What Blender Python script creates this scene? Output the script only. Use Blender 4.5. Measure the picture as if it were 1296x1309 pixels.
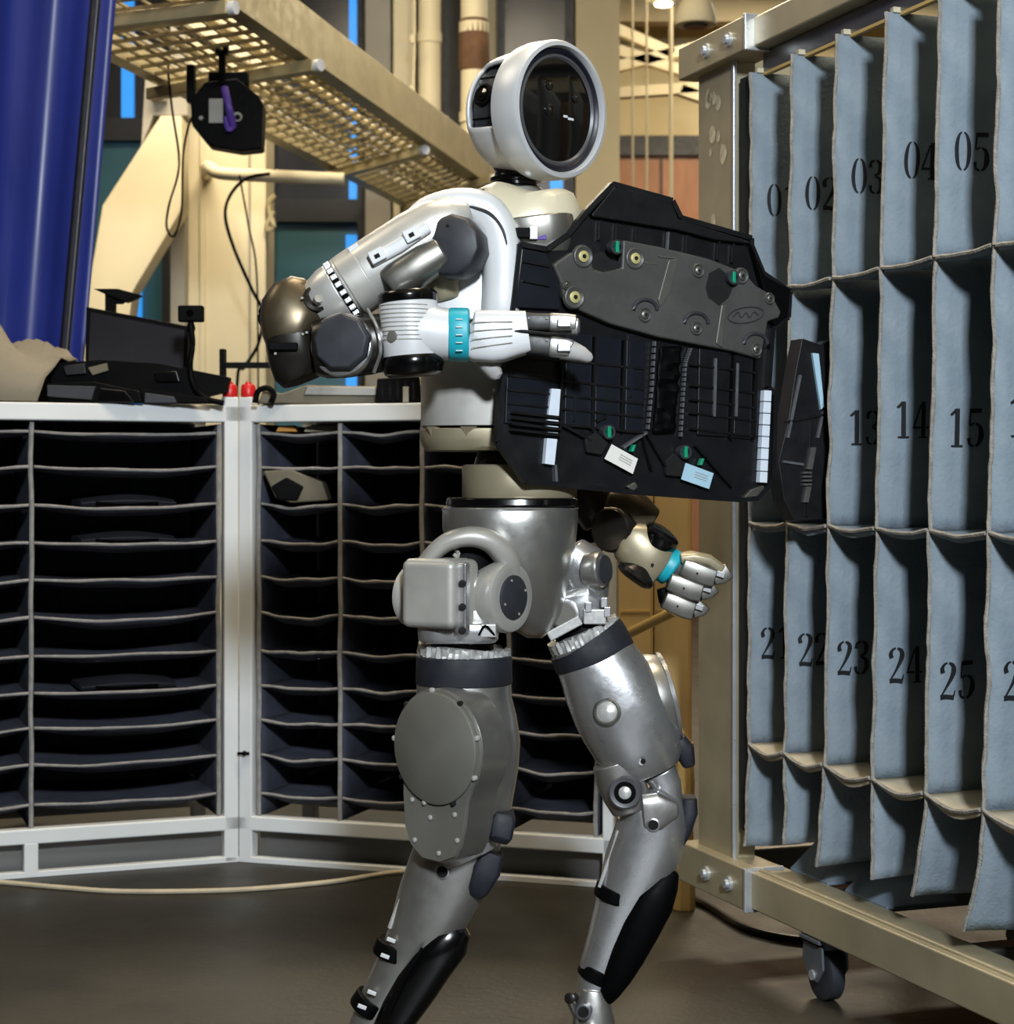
import bpy, bmesh, math, random
from mathutils import Vector, Matrix, noise
random.seed(7)
S = bpy.context.scene
COL = S.collection
for o in list(bpy.data.objects): bpy.data.objects.remove(o, do_unlink=True)

# ------------------------------------------------------------------ camera
F, CX, CY, EYE = 2400.0, 648.0, 615.0, 0.905      # focal length in pixels, horizon row, eye height
cd = bpy.data.cameras.new('camera'); cam = bpy.data.objects.new('camera', cd); COL.objects.link(cam)
cam.location = (0, 0, EYE); cam.rotation_euler = (math.pi/2, 0, 0)
cd.sensor_fit = 'HORIZONTAL'; cd.sensor_width = 36.0; cd.lens = F/1296*36
cd.shift_y = -(654.5-CY)/1296
cd.clip_start = .05
cd.dof.use_dof = True; cd.dof.focus_distance = 2.95; cd.dof.aperture_fstop = 9.0
S.camera = cam
# ------------------------------------------------------------------ world and lights
wd = bpy.data.worlds.new('world'); S.world = wd; wd.use_nodes = True
bg = wd.node_tree.nodes['Background']; bg.inputs[0].default_value = (.55, .5, .42, 1); bg.inputs[1].default_value = .12
def area(name, loc, target, size, power, col, sy=None):
    l = bpy.data.lights.new(name, 'AREA'); l.energy = power; l.color = col; l.size = size
    if sy: l.shape = 'RECTANGLE'; l.size_y = sy
    o = bpy.data.objects.new(name, l); COL.objects.link(o); o.location = loc
    o.rotation_euler = (Vector(target)-Vector(loc)).to_track_quat('-Z', 'Y').to_euler()
    return o
area('work_light', (.62, -1.6, 2.7), (.25, 3.2, .85),   .42, 275, (.87, .94, 1.0))
area('ceiling_light_back', (-.8, 6.6, 3.95), (-.8, 6.9, 0), 2.4, 200, (1, .86, .64), 1.0)
area('ceiling_light_far', (1.9, 11.0, 3.95), (1.7, 11.4, 0), 2.0, 160, (1, .86, .64), 1.0)
area('ceiling_light_left', (-2.6, 3.0, 3.9), (-2.2, 3.2, 0), 1.2, 32, (1, .86, .66), 1.2)
area('ceiling_light_middle', (.2, 3.4, 3.9), (.25, 3.5, 0), 1.4, 75, (1, .82, .58), .5)
S.view_settings.view_transform = 'Standard'; S.view_settings.look = 'None'
S.view_settings.exposure = 0.0; S.view_settings.gamma = 1.0; S.view_settings.use_curve_mapping = False

# ------------------------------------------------------------------ helpers
def W(px, py, Y): return Vector(((px-CX)/F*Y, Y, EYE+(CY-py)/F*Y))     # a point of the place from its bearing and its distance
def WZ(px, Z, Y): return Vector(((px-CX)/F*Y, Y, Z))
R0 = 3.0; PX = R0/F
def V(px, py, d=0.0): return W(px, py, R0+d)
def lin(c):
    c = [x/255 for x in c]
    return tuple(((x+.055)/1.055)**2.4 if x > .04045 else x/12.92 for x in c)
MATS = {}
def mat(name, col, rough=.5, metal=0.0, var=.18, scale=14, bump=0.0, bscale=160, spec=.5, stretch=(1, 1, 1), col2=None, emit=0, coat=0, trans=0, sharp=None):
    m = bpy.data.materials.new(name); m.use_nodes = True; nt = m.node_tree; p = nt.nodes['Principled BSDF']
    L = nt.links
    c = lin(col); c2 = lin(col2) if col2 else tuple(x*(1-var) for x in c)
    tc = nt.nodes.new('ShaderNodeTexCoord'); mp = nt.nodes.new('ShaderNodeMapping'); mp.inputs['Scale'].default_value = stretch
    L.new(tc.outputs['Object'], mp.inputs['Vector'])
    n = nt.nodes.new('ShaderNodeTexNoise'); n.inputs['Scale'].default_value = scale; n.inputs['Detail'].default_value = 5
    L.new(mp.outputs[0], n.inputs['Vector'])
    r = nt.nodes.new('ShaderNodeValToRGB')
    a, b = sharp if sharp else (.35, .68)
    r.color_ramp.elements[0].position = a; r.color_ramp.elements[1].position = b
    r.color_ramp.elements[0].color = (*c2, 1); r.color_ramp.elements[1].color = (*c, 1)
    L.new(n.outputs['Fac'], r.inputs[0]); L.new(r.outputs[0], p.inputs['Base Color'])
    n3 = nt.nodes.new('ShaderNodeTexNoise'); n3.inputs['Scale'].default_value = scale*3.1; n3.inputs['Detail'].default_value = 6
    L.new(mp.outputs[0], n3.inputs['Vector'])
    mr = nt.nodes.new('ShaderNodeMapRange'); mr.inputs['From Min'].default_value = .3; mr.inputs['From Max'].default_value = .7
    mr.inputs['To Min'].default_value = rough*.88; mr.inputs['To Max'].default_value = min(1, rough*1.18)
    L.new(n3.outputs['Fac'], mr.inputs['Value']); L.new(mr.outputs[0], p.inputs['Roughness'])
    p.inputs['Metallic'].default_value = metal
    p.inputs['Specular IOR Level'].default_value = spec; p.inputs['Coat Weight'].default_value = coat
    p.inputs['Transmission Weight'].default_value = trans
    if emit: p.inputs['Emission Color'].default_value = (*c, 1); p.inputs['Emission Strength'].default_value = emit
    if bump:
        n2 = nt.nodes.new('ShaderNodeTexNoise'); n2.inputs['Scale'].default_value = bscale; n2.inputs['Detail'].default_value = 3
        L.new(mp.outputs[0], n2.inputs['Vector'])
        bp = nt.nodes.new('ShaderNodeBump'); bp.inputs['Strength'].default_value = bump; bp.inputs['Distance'].default_value = .004
        L.new(n2.outputs['Fac'], bp.inputs['Height']); L.new(bp.outputs[0], p.inputs['Normal'])
    MATS[name] = m
    return m
def catmull(pts, k=6):
    P = [Vector(p) for p in pts]; P = [P[0]*2-P[1]]+P+[P[-1]*2-P[-2]]; out = []
    for i in range(1, len(P)-2):
        for j in range(k):
            t = j/k; a, b, c, d = P[i-1:i+3]
            out.append(.5*((2*b)+(c-a)*t+(2*a-5*b+4*c-d)*t*t+(3*b-a-3*c+d)*t**3))
    out.append(P[-2]); return out
class MB:
    def __init__(s): s.v = []; s.f = []
    def loft(s, rings, cap=True, closed=True):
        n = len(rings[0]); b = len(s.v)
        for r in rings: s.v += [Vector(x) for x in r]
        for i in range(len(rings)-1):
            for j in range(n if closed else n-1):
                k = (j+1) % n
                s.f.append((b+i*n+j, b+i*n+k, b+(i+1)*n+k, b+(i+1)*n+j))
        if cap and closed:
            s.f.append(tuple(b+j for j in range(n))); s.f.append(tuple(b+(len(rings)-1)*n+j for j in range(n)))
        return s
    def limb(s, secs, d=0.0, n=28, e=2.3):
        """secs: (px, py, half width px, half depth px[, depth m])"""
        C = []; A = []
        for q in secs: C.append(V(q[0], q[1], q[4] if len(q) > 4 else d))
        for i in range(len(C)):
            a = (C[min(i+1, len(C)-1)]-C[max(i-1, 0)]).normalized(); A.append(a)
        rings = []
        for c, a, q in zip(C, A, secs):
            sc = c.y/F
            u = a.cross(Vector((0, 1, 0))).normalized(); w = u.cross(a).normalized()
            ring = []
            for j in range(n):
                t = 2*math.pi*j/n; x, y = math.cos(t), math.sin(t)
                x = math.copysign(abs(x)**(2/e), x); y = math.copysign(abs(y)**(2/e), y)
                ring.append(c+u*x*q[2]*sc+w*y*q[3]*sc)
            rings.append(ring)
        return s.loft(rings)
    def lathe(s, c, axis, prof, n=32, sc=PX, cap=True):
        axis = Vector(axis).normalized(); u = axis.orthogonal().normalized()
        if abs(axis.z) < .9: u = Vector((0, 0, 1)); u = (u-axis*u.dot(axis)).normalized()
        w = axis.cross(u)
        return s.loft([[Vector(c)+axis*t*sc+(u*math.cos(2*math.pi*j/n)+w*math.sin(2*math.pi*j/n))*r*sc for j in range(n)] for t, r in prof], cap)
    def box(s, c, h, u=(1, 0, 0), v=(0, 1, 0), w=(0, 0, 1)):
        c, u, v, w = Vector(c), Vector(u), Vector(v), Vector(w)
        return s.loft([[c+u*h[0]*a+v*h[1]*b+w*h[2]*k for a, b in ((-1, -1), (1, -1), (1, 1), (-1, 1))] for k in (-1, 1)])
    def bar(s, a, b, hu, hv, up=(0, 0, 1)):
        a, b = Vector(a), Vector(b); d = (b-a).normalized(); up = Vector(up)
        u = d.cross(up).normalized(); w = u.cross(d)
        return s.loft([[p+u*hu*x+w*hv*y for x, y in ((-1, -1), (1, -1), (1, 1), (-1, 1))] for p in (a, b)])
    def tube(s, pts, r, n=8, k=0):
        P = catmull(pts, k) if k else [Vector(p) for p in pts]
        rings = []; up = Vector((.13, .21, .97))
        for i, p in enumerate(P):
            a = (P[min(i+1, len(P)-1)]-P[max(i-1, 0)]).normalized()
            u = a.cross(up)
            if u.length < .05: u = a.cross(Vector((0, 1, 0)))
            u.normalize(); w = u.cross(a)
            rr = r[i] if isinstance(r, (list, tuple)) else r
            rings.append([p+(u*math.cos(2*math.pi*j/n)+w*math.sin(2*math.pi*j/n))*rr for j in range(n)])
        return s.loft(rings)
    def prism(s, front, back): return s.loft([front, back])
    def grid(s, P):           # P[i][j] open surface
        return s.loft(P, cap=False, closed=False)
OFF = {}
def build(mb, name, m, parent=None, bevel=0.0, seg=2, smooth=38, solid=0.0, label=None, cat=None, group=None, kind=None, tri=False):
    n = len(mb.v); mn = Vector([min(v[i] for v in mb.v) for i in range(3)]); mx = Vector([max(v[i] for v in mb.v) for i in range(3)])
    c = (mn+mx)/2
    if parent is None: c.z = mn.z
    me = bpy.data.meshes.new(name); me.from_pydata([tuple(v-c) for v in mb.v], [], mb.f); me.update()
    bm = bmesh.new(); bm.from_mesh(me); bmesh.ops.recalc_face_normals(bm, faces=bm.faces)
    if tri: bmesh.ops.triangulate(bm, faces=[f for f in bm.faces if len(f.verts) > 4], ngon_method='EAR_CLIP')
    bm.to_mesh(me); bm.free()
    me.shade_smooth() if hasattr(me, 'shade_smooth') else me.polygons.foreach_set('use_smooth', [True]*len(me.polygons))
    me.set_sharp_from_angle(angle=math.radians(smooth))
    me.materials.append(MATS[m] if isinstance(m, str) else m)
    o = bpy.data.objects.new(name, me); COL.objects.link(o)
    if parent: o.parent = parent; o.location = c-OFF[parent.name]
    else: o.location = c
    OFF[o.name] = c
    if solid:
        md = o.modifiers.new('thickness', 'SOLIDIFY'); md.thickness = solid; md.offset = 0
    if bevel:
        md = o.modifiers.new('bevel', 'BEVEL'); md.width = bevel; md.segments = seg; md.limit_method = 'ANGLE'; md.angle_limit = math.radians(35)
        md.harden_normals = True
    tag(o, label, cat, group, kind); return o
def tag(o, label=None, cat=None, group=None, kind=None):
    if label: o['label'] = label
    if cat: o['category'] = cat
    if group: o['group'] = group
    if kind: o['kind'] = kind
    return o
def thing(name, label, cat, loc, group=None, kind=None):
    o = bpy.data.objects.new(name, None); COL.objects.link(o); o.location = loc; o.empty_display_size = .1
    OFF[o.name] = Vector(loc); return tag(o, label, cat, group, kind)
def dup(src, delta, parent=None):
    c = src.copy(); COL.objects.link(c); p = parent or src.parent
    w = OFF[src.name]+Vector(delta); OFF[c.name] = w
    c.parent = p; c.location = w-(OFF[p.name] if p else Vector()); return c
def nz(x, y=0, z=0): return noise.noise(Vector((x, y, z)))

# ------------------------------------------------------------------ materials
mat('floor', (50, 47, 39), .5, var=.5, scale=2.2, bump=.25, bscale=60)
mat('cream', (214, 202, 168), .6, var=.10, scale=3, bump=.05)
mat('cream_wall', (196, 182, 146), .7, var=.12, scale=2)
mat('ceiling', (205, 188, 145), .8, var=.12, scale=1.5)
mat('grey_paint', (150, 145, 132), .6, var=.12, scale=3)
mat('shell_wall', (84, 77, 66), .8, var=.15, scale=1.5)
mat('dark_frame', (30, 29, 30), .5, var=.2)
mat('window_dark', (34, 34, 40), .25, var=.2, scale=1.2)
mat('window_teal', (62, 118, 132), .3, var=.25, scale=1.2)
mat('daylight', (40, 140, 225), .4, var=.1, emit=1.0)
mat('wood_brown', (150, 98, 58), .5, var=.2, scale=3, stretch=(6, 6, 1))
mat('vinyl', (34, 48, 132), .36, var=.3, scale=2, stretch=(3, 3, .5))
mat('blue_black', (14, 16, 30), .4, var=.2)
mat('tray_metal', (176, 164, 126), .45, .35, var=.2, scale=8)
mat('black', (8, 8, 9), .5, var=.25, scale=20, spec=.06)
mat('black_gloss', (8, 8, 9), .16, var=.2, scale=20)
mat('black_soft', (20, 20, 22), .75, var=.3, scale=30, bump=.2)
mat('purple', (84, 56, 150), .5)
mat('tag_grey', (160, 158, 150), .6)
mat('white_tube', (222, 226, 228), .35, var=.07, scale=5)
mat('fabric_dark', (74, 78, 94), .85, var=.35, scale=12, bump=.35, bscale=240)
mat('fabric_edge', (150, 148, 146), .8, var=.3, scale=40, bump=.3, bscale=300)
mat('board_dark', (26, 26, 27), .7)
mat('kick', (128, 127, 124), .45, .5, var=.25, scale=4, stretch=(.3, .3, 6))
mat('tarp', (132, 124, 108), .75, var=.2, scale=6, bump=.25, bscale=40)
mat('red', (205, 32, 34), .35, var=.1)
mat('olive', (104, 98, 80), .6, var=.25, scale=10)
mat('amber', (205, 140, 40), .5)
mat('card', (222, 190, 132), .8, var=.14, scale=5, stretch=(4, 4, 1))
mat('rust', (112, 80, 54), .8, var=.4, scale=12)
mat('card_edge', (208, 174, 108), .8, var=.12)
mat('stick', (204, 172, 104), .6, var=.12)
mat('fabric_blue', (140, 152, 160), .85, var=.28, scale=9, bump=.4, bscale=130, col2=(112, 126, 138))
mat('fabric_hem', (158, 154, 146), .85, var=.35, scale=60, bump=.6, bscale=260)
mat('corrugated', (196, 184, 158), .8, var=.2, scale=20)
mat('rack_back', (124, 98, 60), .85, var=.3)
mat('arm_silver', (204, 203, 198), .36, .5, var=.14, scale=8, bump=.03)
mat('stencil', (5, 9, 16), .7, var=.2)
mat('felt', (9, 10, 16), .9)
mat('rack_alu', (176, 166, 138), .42, .35, var=.22, scale=7)
mat('rack_alu_bright', (205, 210, 214), .3, .6, var=.15)
mat('residue', (200, 190, 164), .8, var=.4, scale=40)
mat('caster_grey', (84, 88, 94), .5, var=.2)
mat('bracket_blue', (122, 138, 152), .45, .3, var=.2)
mat('silver', (178, 177, 173), .33, .85, var=.14, scale=14, bump=.04, bscale=90)
mat('silver_bright', (208, 209, 211), .29, .85, var=.13, scale=14, bump=.05, bscale=120)
mat('silver_dark', (134, 132, 126), .36, .8, var=.2, scale=9)
mat('plate_grey', (122, 121, 114), .5, .35, var=.10, scale=7, bump=.05, bscale=200)
mat('robot_white', (212, 214, 216), .38, .05, var=.10, scale=9)
mat('robot_cream', (214, 206, 180), .4, .1, var=.1, scale=6)
mat('head_white', (206, 208, 210), .33, .25, var=.06, scale=6)
mat('torso_grey', (184, 182, 176), .4, .3, var=.25, scale=10)
mat('waist_beige', (164, 154, 128), .4, .45, var=.18, scale=7)
mat('bronze', (92, 82, 64), .34, .65, var=.3, scale=9)
mat('bronze_dark', (40, 37, 33), .3, .45, var=.3, scale=9)
mat('joint_dark', (52, 54, 60), .5, .2, var=.15, scale=14)
mat('navy_pad', (26, 29, 38), .6, var=.2)
mat('teal', (28, 168, 186), .4, var=.12)
mat('foil', (226, 226, 224), .3, .5, var=.25, scale=50)
mat('glass_black', (9, 9, 10), .08, var=.2, coat=.6)
mat('ring_grey', (96, 96, 100), .35, .4)
mat('lens', (4, 4, 6), .05, coat=1)
mat('lens_white', (220, 225, 232), .3)
mat('finger_grey', (66, 66, 66), .45, .4, var=.3, scale=25)
mat('tip_pale', (176, 174, 172), .55, var=.12)
mat('panel_black', (17, 18, 22), .38, var=.35, scale=9, bump=.06, bscale=120)
mat('panel_blue', (22, 26, 34), .32, var=.4, scale=7)
mat('rib', (8, 8, 10), .4)
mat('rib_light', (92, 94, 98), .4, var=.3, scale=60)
mat('shield', (86, 86, 84), .48, .30, var=.28, scale=9, bump=.15, bscale=70)
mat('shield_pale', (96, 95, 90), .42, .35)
mat('grommet', (196, 186, 126), .45, .2)
mat('white_strip', (218, 228, 240), .5, var=.08, scale=30)
mat('label_white', (232, 230, 224), .5, var=.03)
mat('label_blue', (168, 204, 222), .5, var=.03)
mat('green', (10, 150, 110), .4)
mat('hole', (3, 3, 3), .8)

# ------------------------------------------------------------------ setting
b = MB(); b.box((0, 5, -.05), (6, 10, .05)); build(b, 'floor', 'floor', kind='structure', label='dark brown-grey rubber floor of the workshop')
b = MB(); b.box((0, 5, 4.25), (6, 10, .05)); ceil = build(b, 'ceiling', 'ceiling', kind='structure', label='cream painted ceiling high above')
for i, y in enumerate((7.6, 9.2, 10.8, 12.4)):
    b = MB(); b.box((1.5, y, 4.06), (4.4, .07, .135)); build(b, 'ceiling_beam', 'cream_wall', ceil)
b = MB(); b.box((0, -4.05, 2.1), (6, .05, 2.1)); build(b, 'wall_front', 'shell_wall', kind='structure', label='plain beige wall behind the viewer')
b = MB(); b.box((-5.95, 5, 2.1), (.05, 9, 2.1)); build(b, 'wall_left', 'shell_wall', kind='structure', label='plain beige side wall')
b = MB(); b.box((5.95, 5, 2.1), (.05, 9, 2.1)); build(b, 'wall_right', 'shell_wall', kind='structure', label='plain beige side wall behind the numbered rack')
YB = 10.0
def slab(px0, px1, py0, py1, Y, th=.1):
    a = W(px0, py0, Y); c = W(px1, py1, Y)
    return ((a.x+c.x)/2, Y+th/2, (a.z+c.z)/2), (abs(c.x-a.x)/2, th/2, abs(a.z-c.z)/2)
def slabz(px0, px1, z0, z1, Y, th=.1):
    a = WZ(px0, z0, Y); c = WZ(px1, z1, Y)
    return ((a.x+c.x)/2, Y+th/2, (z0+z1)/2), (abs(c.x-a.x)/2, th/2, abs(z1-z0)/2)
b = MB(); b.box(*slabz(-760, 736, 0, 4.2, YB+.12, .12)); b.box(*slabz(736, 792, 0, 4.2, YB-.1, .34)); wb = build(b, 'wall_back', 'cream_wall', kind='structure', label='cream painted back wall with tall window bays')
b = MB(); b.box(*slabz(620, 1500, 0, 3.155, 13.0, .1)); wf = build(b, 'wall_far', 'wood_brown', kind='structure', label='brown wood-panelled wall in the far bay')
b = MB(); b.box(*slabz(620, 1500, 3.155, 3.29, 12.95, .12)); build(b, 'trim_1', 'dark_frame', kind='structure', label='black band above the brown panelling')
b = MB(); b.box(*slabz(620, 1500, 3.29, 4.2, 13.0, .1)); build(b, 'wall_far_upper', 'ceiling', wf)
for px in (845, 902, 960):
    b = MB(); b.box(*slabz(px, px+2, 0, 3.15, 12.98, .02)); build(b, 'panel_joint', 'dark_frame', wf)
# windows: dark upper panes, teal lower panes, blue daylight slits
def window(n, px0, px1, transom, blue, label):
    w = thing('window_%d' % n, label, None, WZ((px0+px1)/2, 0, YB), kind='structure')
    zt = EYE+(CY-transom)/F*YB
    b = MB(); b.box(*slabz(px0, px1, zt+.12, 4.15, YB+.06, .03)); build(b, 'pane', 'window_dark', w)
    b = MB(); b.box(*slabz(px0, px1, .3, zt, YB+.06, .03)); build(b, 'pane', 'window_teal', w)
    b = MB(); b.box(*slabz(px0, px1, zt, zt+.12, YB-.02, .1)); build(b, 'transom', 'dark_frame', w)
    for px in (px0, px1):
        b = MB(); b.box(*slabz(px-5, px+5, .3, 4.15, YB-.03, .12)); build(b, 'frame', 'dark_frame', w)
    for (x0, x1, y0, y1) in blue:
        b = MB(); b.box(*slab(x0, x1, y0, y1, YB+.03, .02)); build(b, 'daylight_slit', 'daylight', w)
window(1, 60, 212, 180, [(155, 171, -20, 168), (166, 181, 300, 520)], 'tall dark window with a bright blue daylight slit beside the blue curtain')
window(2, 344, 462, 284, [(446, 456, -60, 262), (442, 456, 300, 520)], 'tall dark window with teal lower pane and narrow blue slit')
window(3, 640, 728, 420, [(703, 719, 100, 400)], 'dark window with a blue slit behind the robot neck')

# steel columns, pipes and brace in the background
def column(px0, px1, Y, m, label, name='steel_column', d=.3, z0=0, z1=4.2, cat='column', grp=None, bevel=.01):
    r = thing(name, label, cat, WZ((px0+px1)/2, z0, Y), grp)
    b = MB(); b.box(*slabz(px0, px1, z0, z1, Y, d)); build(b, 'shaft', m, r, bevel)
    return r
c = column(226, 340, 8.2, 'cream', 'wide cream steel column standing behind the cable tray')
b = MB(); b.box(*slabz(218, 236, 0, 4.2, 8.1, .4)); build(b, 'shaded_flange', 'grey_paint', c)  # grey puts the shading of the column's left side into the colour
b = MB(); b.box(*slabz(256, 262, 0, 4.2, 8.185, .03)); build(b, 'weld_rib', 'cream', c)
b = MB(); b.box(*slabz(318, 320, 0, 4.2, 8.19, .02)); build(b, 'seam', 'grey_paint', c)
# diagonal brace
Yb = 7.9
def polyplate(pts, Y, th): return [W(x, y, Y) for x, y in pts], [W(x, y, Y)+Vector((0, th, 0)) for x, y in pts]
r = thing('diagonal_brace', 'cream diagonal steel brace running down from the column beside the blue curtain', 'brace', W(100, 520, Yb))
b = MB(); b.prism(*polyplate([(205, 148), (232, 148), (234, 265), (170, 372), (150, 520), (95, 520), (112, 372), (131, 262)], Yb, .16)); build(b, 'web_plate', 'cream', r, .006, tri=True)
b = MB(); b.box(*slab(193, 212, 108, 128, Yb+.0, .1)); build(b, 'gusset_bolt_plate', 'grey_paint', r)
b = MB(); b.prism(*polyplate([(186, 90), (240, 90), (240, 148), (196, 148), (180, 190)], Yb+.05, .16)); build(b, 'gusset', 'grey_paint', r, .006, tri=True)
column(466, 500, 9.6, 'grey_paint', 'narrow grey steel column beside the dark window')
column(502, 530, 9.5, 'cream', 'narrow cream column right of the grey column')
def pipe(px, Y, r, m, label, z0=.0, z1=4.2):
    t = thing('wall_pipe', label, 'pipe', WZ(px, z0, Y))
    b = MB(); p = WZ(px, z0, Y); b.lathe(p, (0, 0, 1), [(0, r), (z1-z0, r)], 20, 1); build(b, 'tube', m, t)
    for z in (2.1, 2.62, 3.05):
        b = MB(); b.lathe(WZ(px, z, Y), (0, 0, 1), [(0, r*1.12), (.05, r*1.12)], 20, 1); build(b, 'coupling', m, t)
    return t
pipe(549, 9.2, .055, 'cream', 'slim cream vertical pipe behind the electrical box')
t = pipe(606, 9.0, .065, 'cream', 'thick cream vertical pipe with a rusty brown sleeve')
b = MB(); p = W(606, 95, 9.0); b.lathe(p, (0, 0, 1), [(0, .058), (.03, .075), (.25, .072), (.27, .06)], 18, 1); build(b, 'sleeve', 'rust', t)
b = MB(); b.box(*slabz(566, 592, 0, 4.2, 9.92, .05)); tag(build(b, 'dark_channel', 'dark_frame'), 'dark vertical channel between the two cream pipes', 'channel')
r = thing('electrical_box', 'grey electrical box mounted by the cable tray end', 'box', W(556, 205, 8.9))
b = MB(); b.box(*slab(536, 573, 147, 205, 8.9, .16)); build(b, 'case', 'grey_paint', r, .008)
b = MB(); b.box(*slab(540, 569, 151, 201, 8.885, .03)); build(b, 'cover', 'grey_paint', r, .004)
t = thing('conduit', 'thin conduit with orange and white fittings beside the electrical box', 'conduit', W(524, 205, 9.0))
b = MB(); b.tube([W(530, -30, 9), W(530, 60, 9), W(527, 180, 9), W(522, 205, 9)], .006, 6); build(b, 'line', 'cream', t)
for y, m, rr in ((50, 'cream', .014), (115, 'cream', .016), (152, 'lens_white', .045), (178, 'amber', .03), (192, 'lens_white', .04)):
    b = MB(); b.lathe(W(527, y, 9), (0, 0, 1), [(-.02, rr*.8), (0, rr), (.02, rr*.8)], 12, 1); build(b, 'fitting', m, t)

# far right: hanging lamp, truss beams, cords
mat('lamp_glow', (255, 244, 220), .5, var=.02, emit=6)
def dishlamp(px, py, Y, R, label, bowl='dark_frame'):
    r = thing('pendant_lamp', label, 'lamp', W(px, py, Y), 'pendant lamps')
    c = W(px, py, Y)
    b = MB(); b.lathe(c, (0, 0, 1), [(0, R), (.03, R*1.02), (.1, R*.8), (.16, R*.35), (.24, R*.25)], 28, 1, cap=True); build(b, 'shade', 'cream', r)
    b = MB(); b.lathe(c, (0, 0, 1), [(-.012, R*.55), (-.002, R*.6)], 24, 1); build(b, 'bowl', bowl, r)
    b = MB(); b.tube([c+Vector((0, 0, .2)), Vector((c.x, c.y, 4.22))], .02, 8); build(b, 'stem', 'cream', r)
dishlamp(889, 32, 9.0, .10, 'cream dish pendant lamp hanging near the rack top rail')
dishlamp(848, 4, 8.6, .07, 'small cream pendant lamp glowing white', 'lamp_glow')
t = thing('roof_truss', 'cream steel roof truss with diagonal braces in the far bay', 'truss', W(850, 100, 11))
for a, c2 in (((780, 88), (905, 58)), ((780, 120), (905, 112)), ((780, 62), (905, 102)), ((770, 30), (860, 70)), ((858, 60), (858, 116)), ((870, 116), (905, 128))):
    b = MB(); b.bar(W(*a, 11), W(*c2, 11), .04, .03); build(b, 'strut', 'cream', t)
t2 = []
for px in (808, 826, 857):
    t = thing('hanging_cable', 'thin pale cable hanging in front of brown panelling', 'cable', WZ(px, .4, 10.5), 'pale hanging cables')
    b = MB(); b.tube([WZ(px, .4, 10.5), WZ(px+1, 2, 10.5), WZ(px, 4.2, 10.5)], .008 if px != 857 else .014, 6); build(b, 'line', 'cream', t)

# ------------------------------------------------------------------ blue curtain
Yc = 4.95
r = thing('vinyl_curtain', 'glossy blue vinyl curtain hanging with vertical folds', 'curtain', WZ(60, .3, Yc))
P = []
zt, zb_ = 4.2, .05
for i in range(25):
    z = zb_+(zt-zb_)*i/24; row = []
    y = CY-(z-EYE)*F/Yc
    xr = 145-(y/445)*40 if y > -400 else 180
    for j in range(61):
        px = -430+(xr+430)*j/60
        row.append(WZ(px, z, Yc)+Vector((0, .04*math.sin(j*.34+.2*math.sin(i*.3))+.012*math.sin(j*.9+i*.08), 0)))
    P.append(row)
b = MB(); b.grid(P); build(b, 'sheet', 'vinyl', r, solid=.004, smooth=80)
b = MB(); b.grid([[WZ(145-((CY-(z-EYE)*F/Yc)/445)*40-w, z, Yc-.075) for w in (28, 24, 20, 16)] for z in [zb_+(zt-zb_)*i/12 for i in range(13)]]); build(b, 'fold_shade', 'blue_black', r, solid=.012)  # dark strip painted in as the shade of a curtain fold

# ------------------------------------------------------------------ cable tray
ZT = EYE+1.37
tr = thing('cable_tray', 'long beige wire-basket cable tray running overhead past the column', 'tray', (-1.2, 5.2, ZT))
# plan: two edges converge towards the far end
def Ttop(px, py): Y = 1.37*F/(CY-py); return WZ(px, ZT, Y)
L0 = Ttop(30, 15); L1 = Ttop(560, 282); Rr0 = Ttop(262, -12); Rr1 = Ttop(640, 250)
def TP(s, u, dz=0):
    a = L0.lerp(L1, s); c = Rr0.lerp(Rr1, s); q = a.lerp(c, u); q.z += dz; return q
for u, hgt in ((0, .07), (1, .17)):
    b = MB(); b.bar(TP(-.05, u, hgt/2), TP(1, u, hgt/2), .012, hgt/2); build(b, 'side_rail', 'tray_metal', tr, .003)
    b = MB(); b.bar(TP(-.05, u, 0), TP(1, u, 0), .03, .006); build(b, 'rail_flange', 'tray_metal', tr)
for i in range(44):
    s = -.05+1.05*i/43
    b = MB(); b.bar(TP(s, 0), TP(s, 1), .008, .005); build(b, 'rung', 'tray_metal', tr)
for i in range(1, 8):
    b = MB(); b.bar(TP(-.05, i/8, .008), TP(1, i/8, .008), .004, .004); build(b, 'basket_wire', 'tray_metal', tr)
for i, (s, a, c_) in enumerate(((.02, -.1, 1.08), (.22, -.1, 1.1), (.62, -.15, 1.0), (.86, .0, 1.25))):
    b = MB(); b.bar(TP(s, a, -.035), TP(s, c_, -.035), .022, .02); build(b, 'support_strut', 'tray_metal', tr, .003)
    b = MB(); b.lathe(TP(s, c_, -.035), TP(s, 1)-TP(s, 0), [(-.01, .02), (.02, .02)], 10, 1); build(b, 'clamp', 'lens_white', tr)
for i, (u, a, c_) in enumerate(((.2, -.04, .6), (.38, -.04, .97), (.55, .1, .95), (.72, -.04, .75), (.88, .2, .96))):
    t = build(MB().tube([TP(a+(c_-a)*k/9, u+.045*nz(k*.6, i*3.1), .035+.015*nz(k, i)) for k in range(10)], .016, 8, 3), 'tray_cable', 'cream' if i % 2 else 'grey_paint')
    tag(t, 'loose pale cable lying along the overhead wire tray', 'cable', 'cables in the tray')
for (x, y) in ((378, 0), (376, 40)): pass
t = thing('hanger_rod', 'thin steel rod holding the cable tray up', 'rod', TP(.2, 1, .1)); b = MB(); b.tube([TP(.2, 1, .1), Vector((TP(.2, 1).x, TP(.2, 1).y, 4.2))], .008, 8); build(b, 'rod', 'tray_metal', t)
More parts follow.
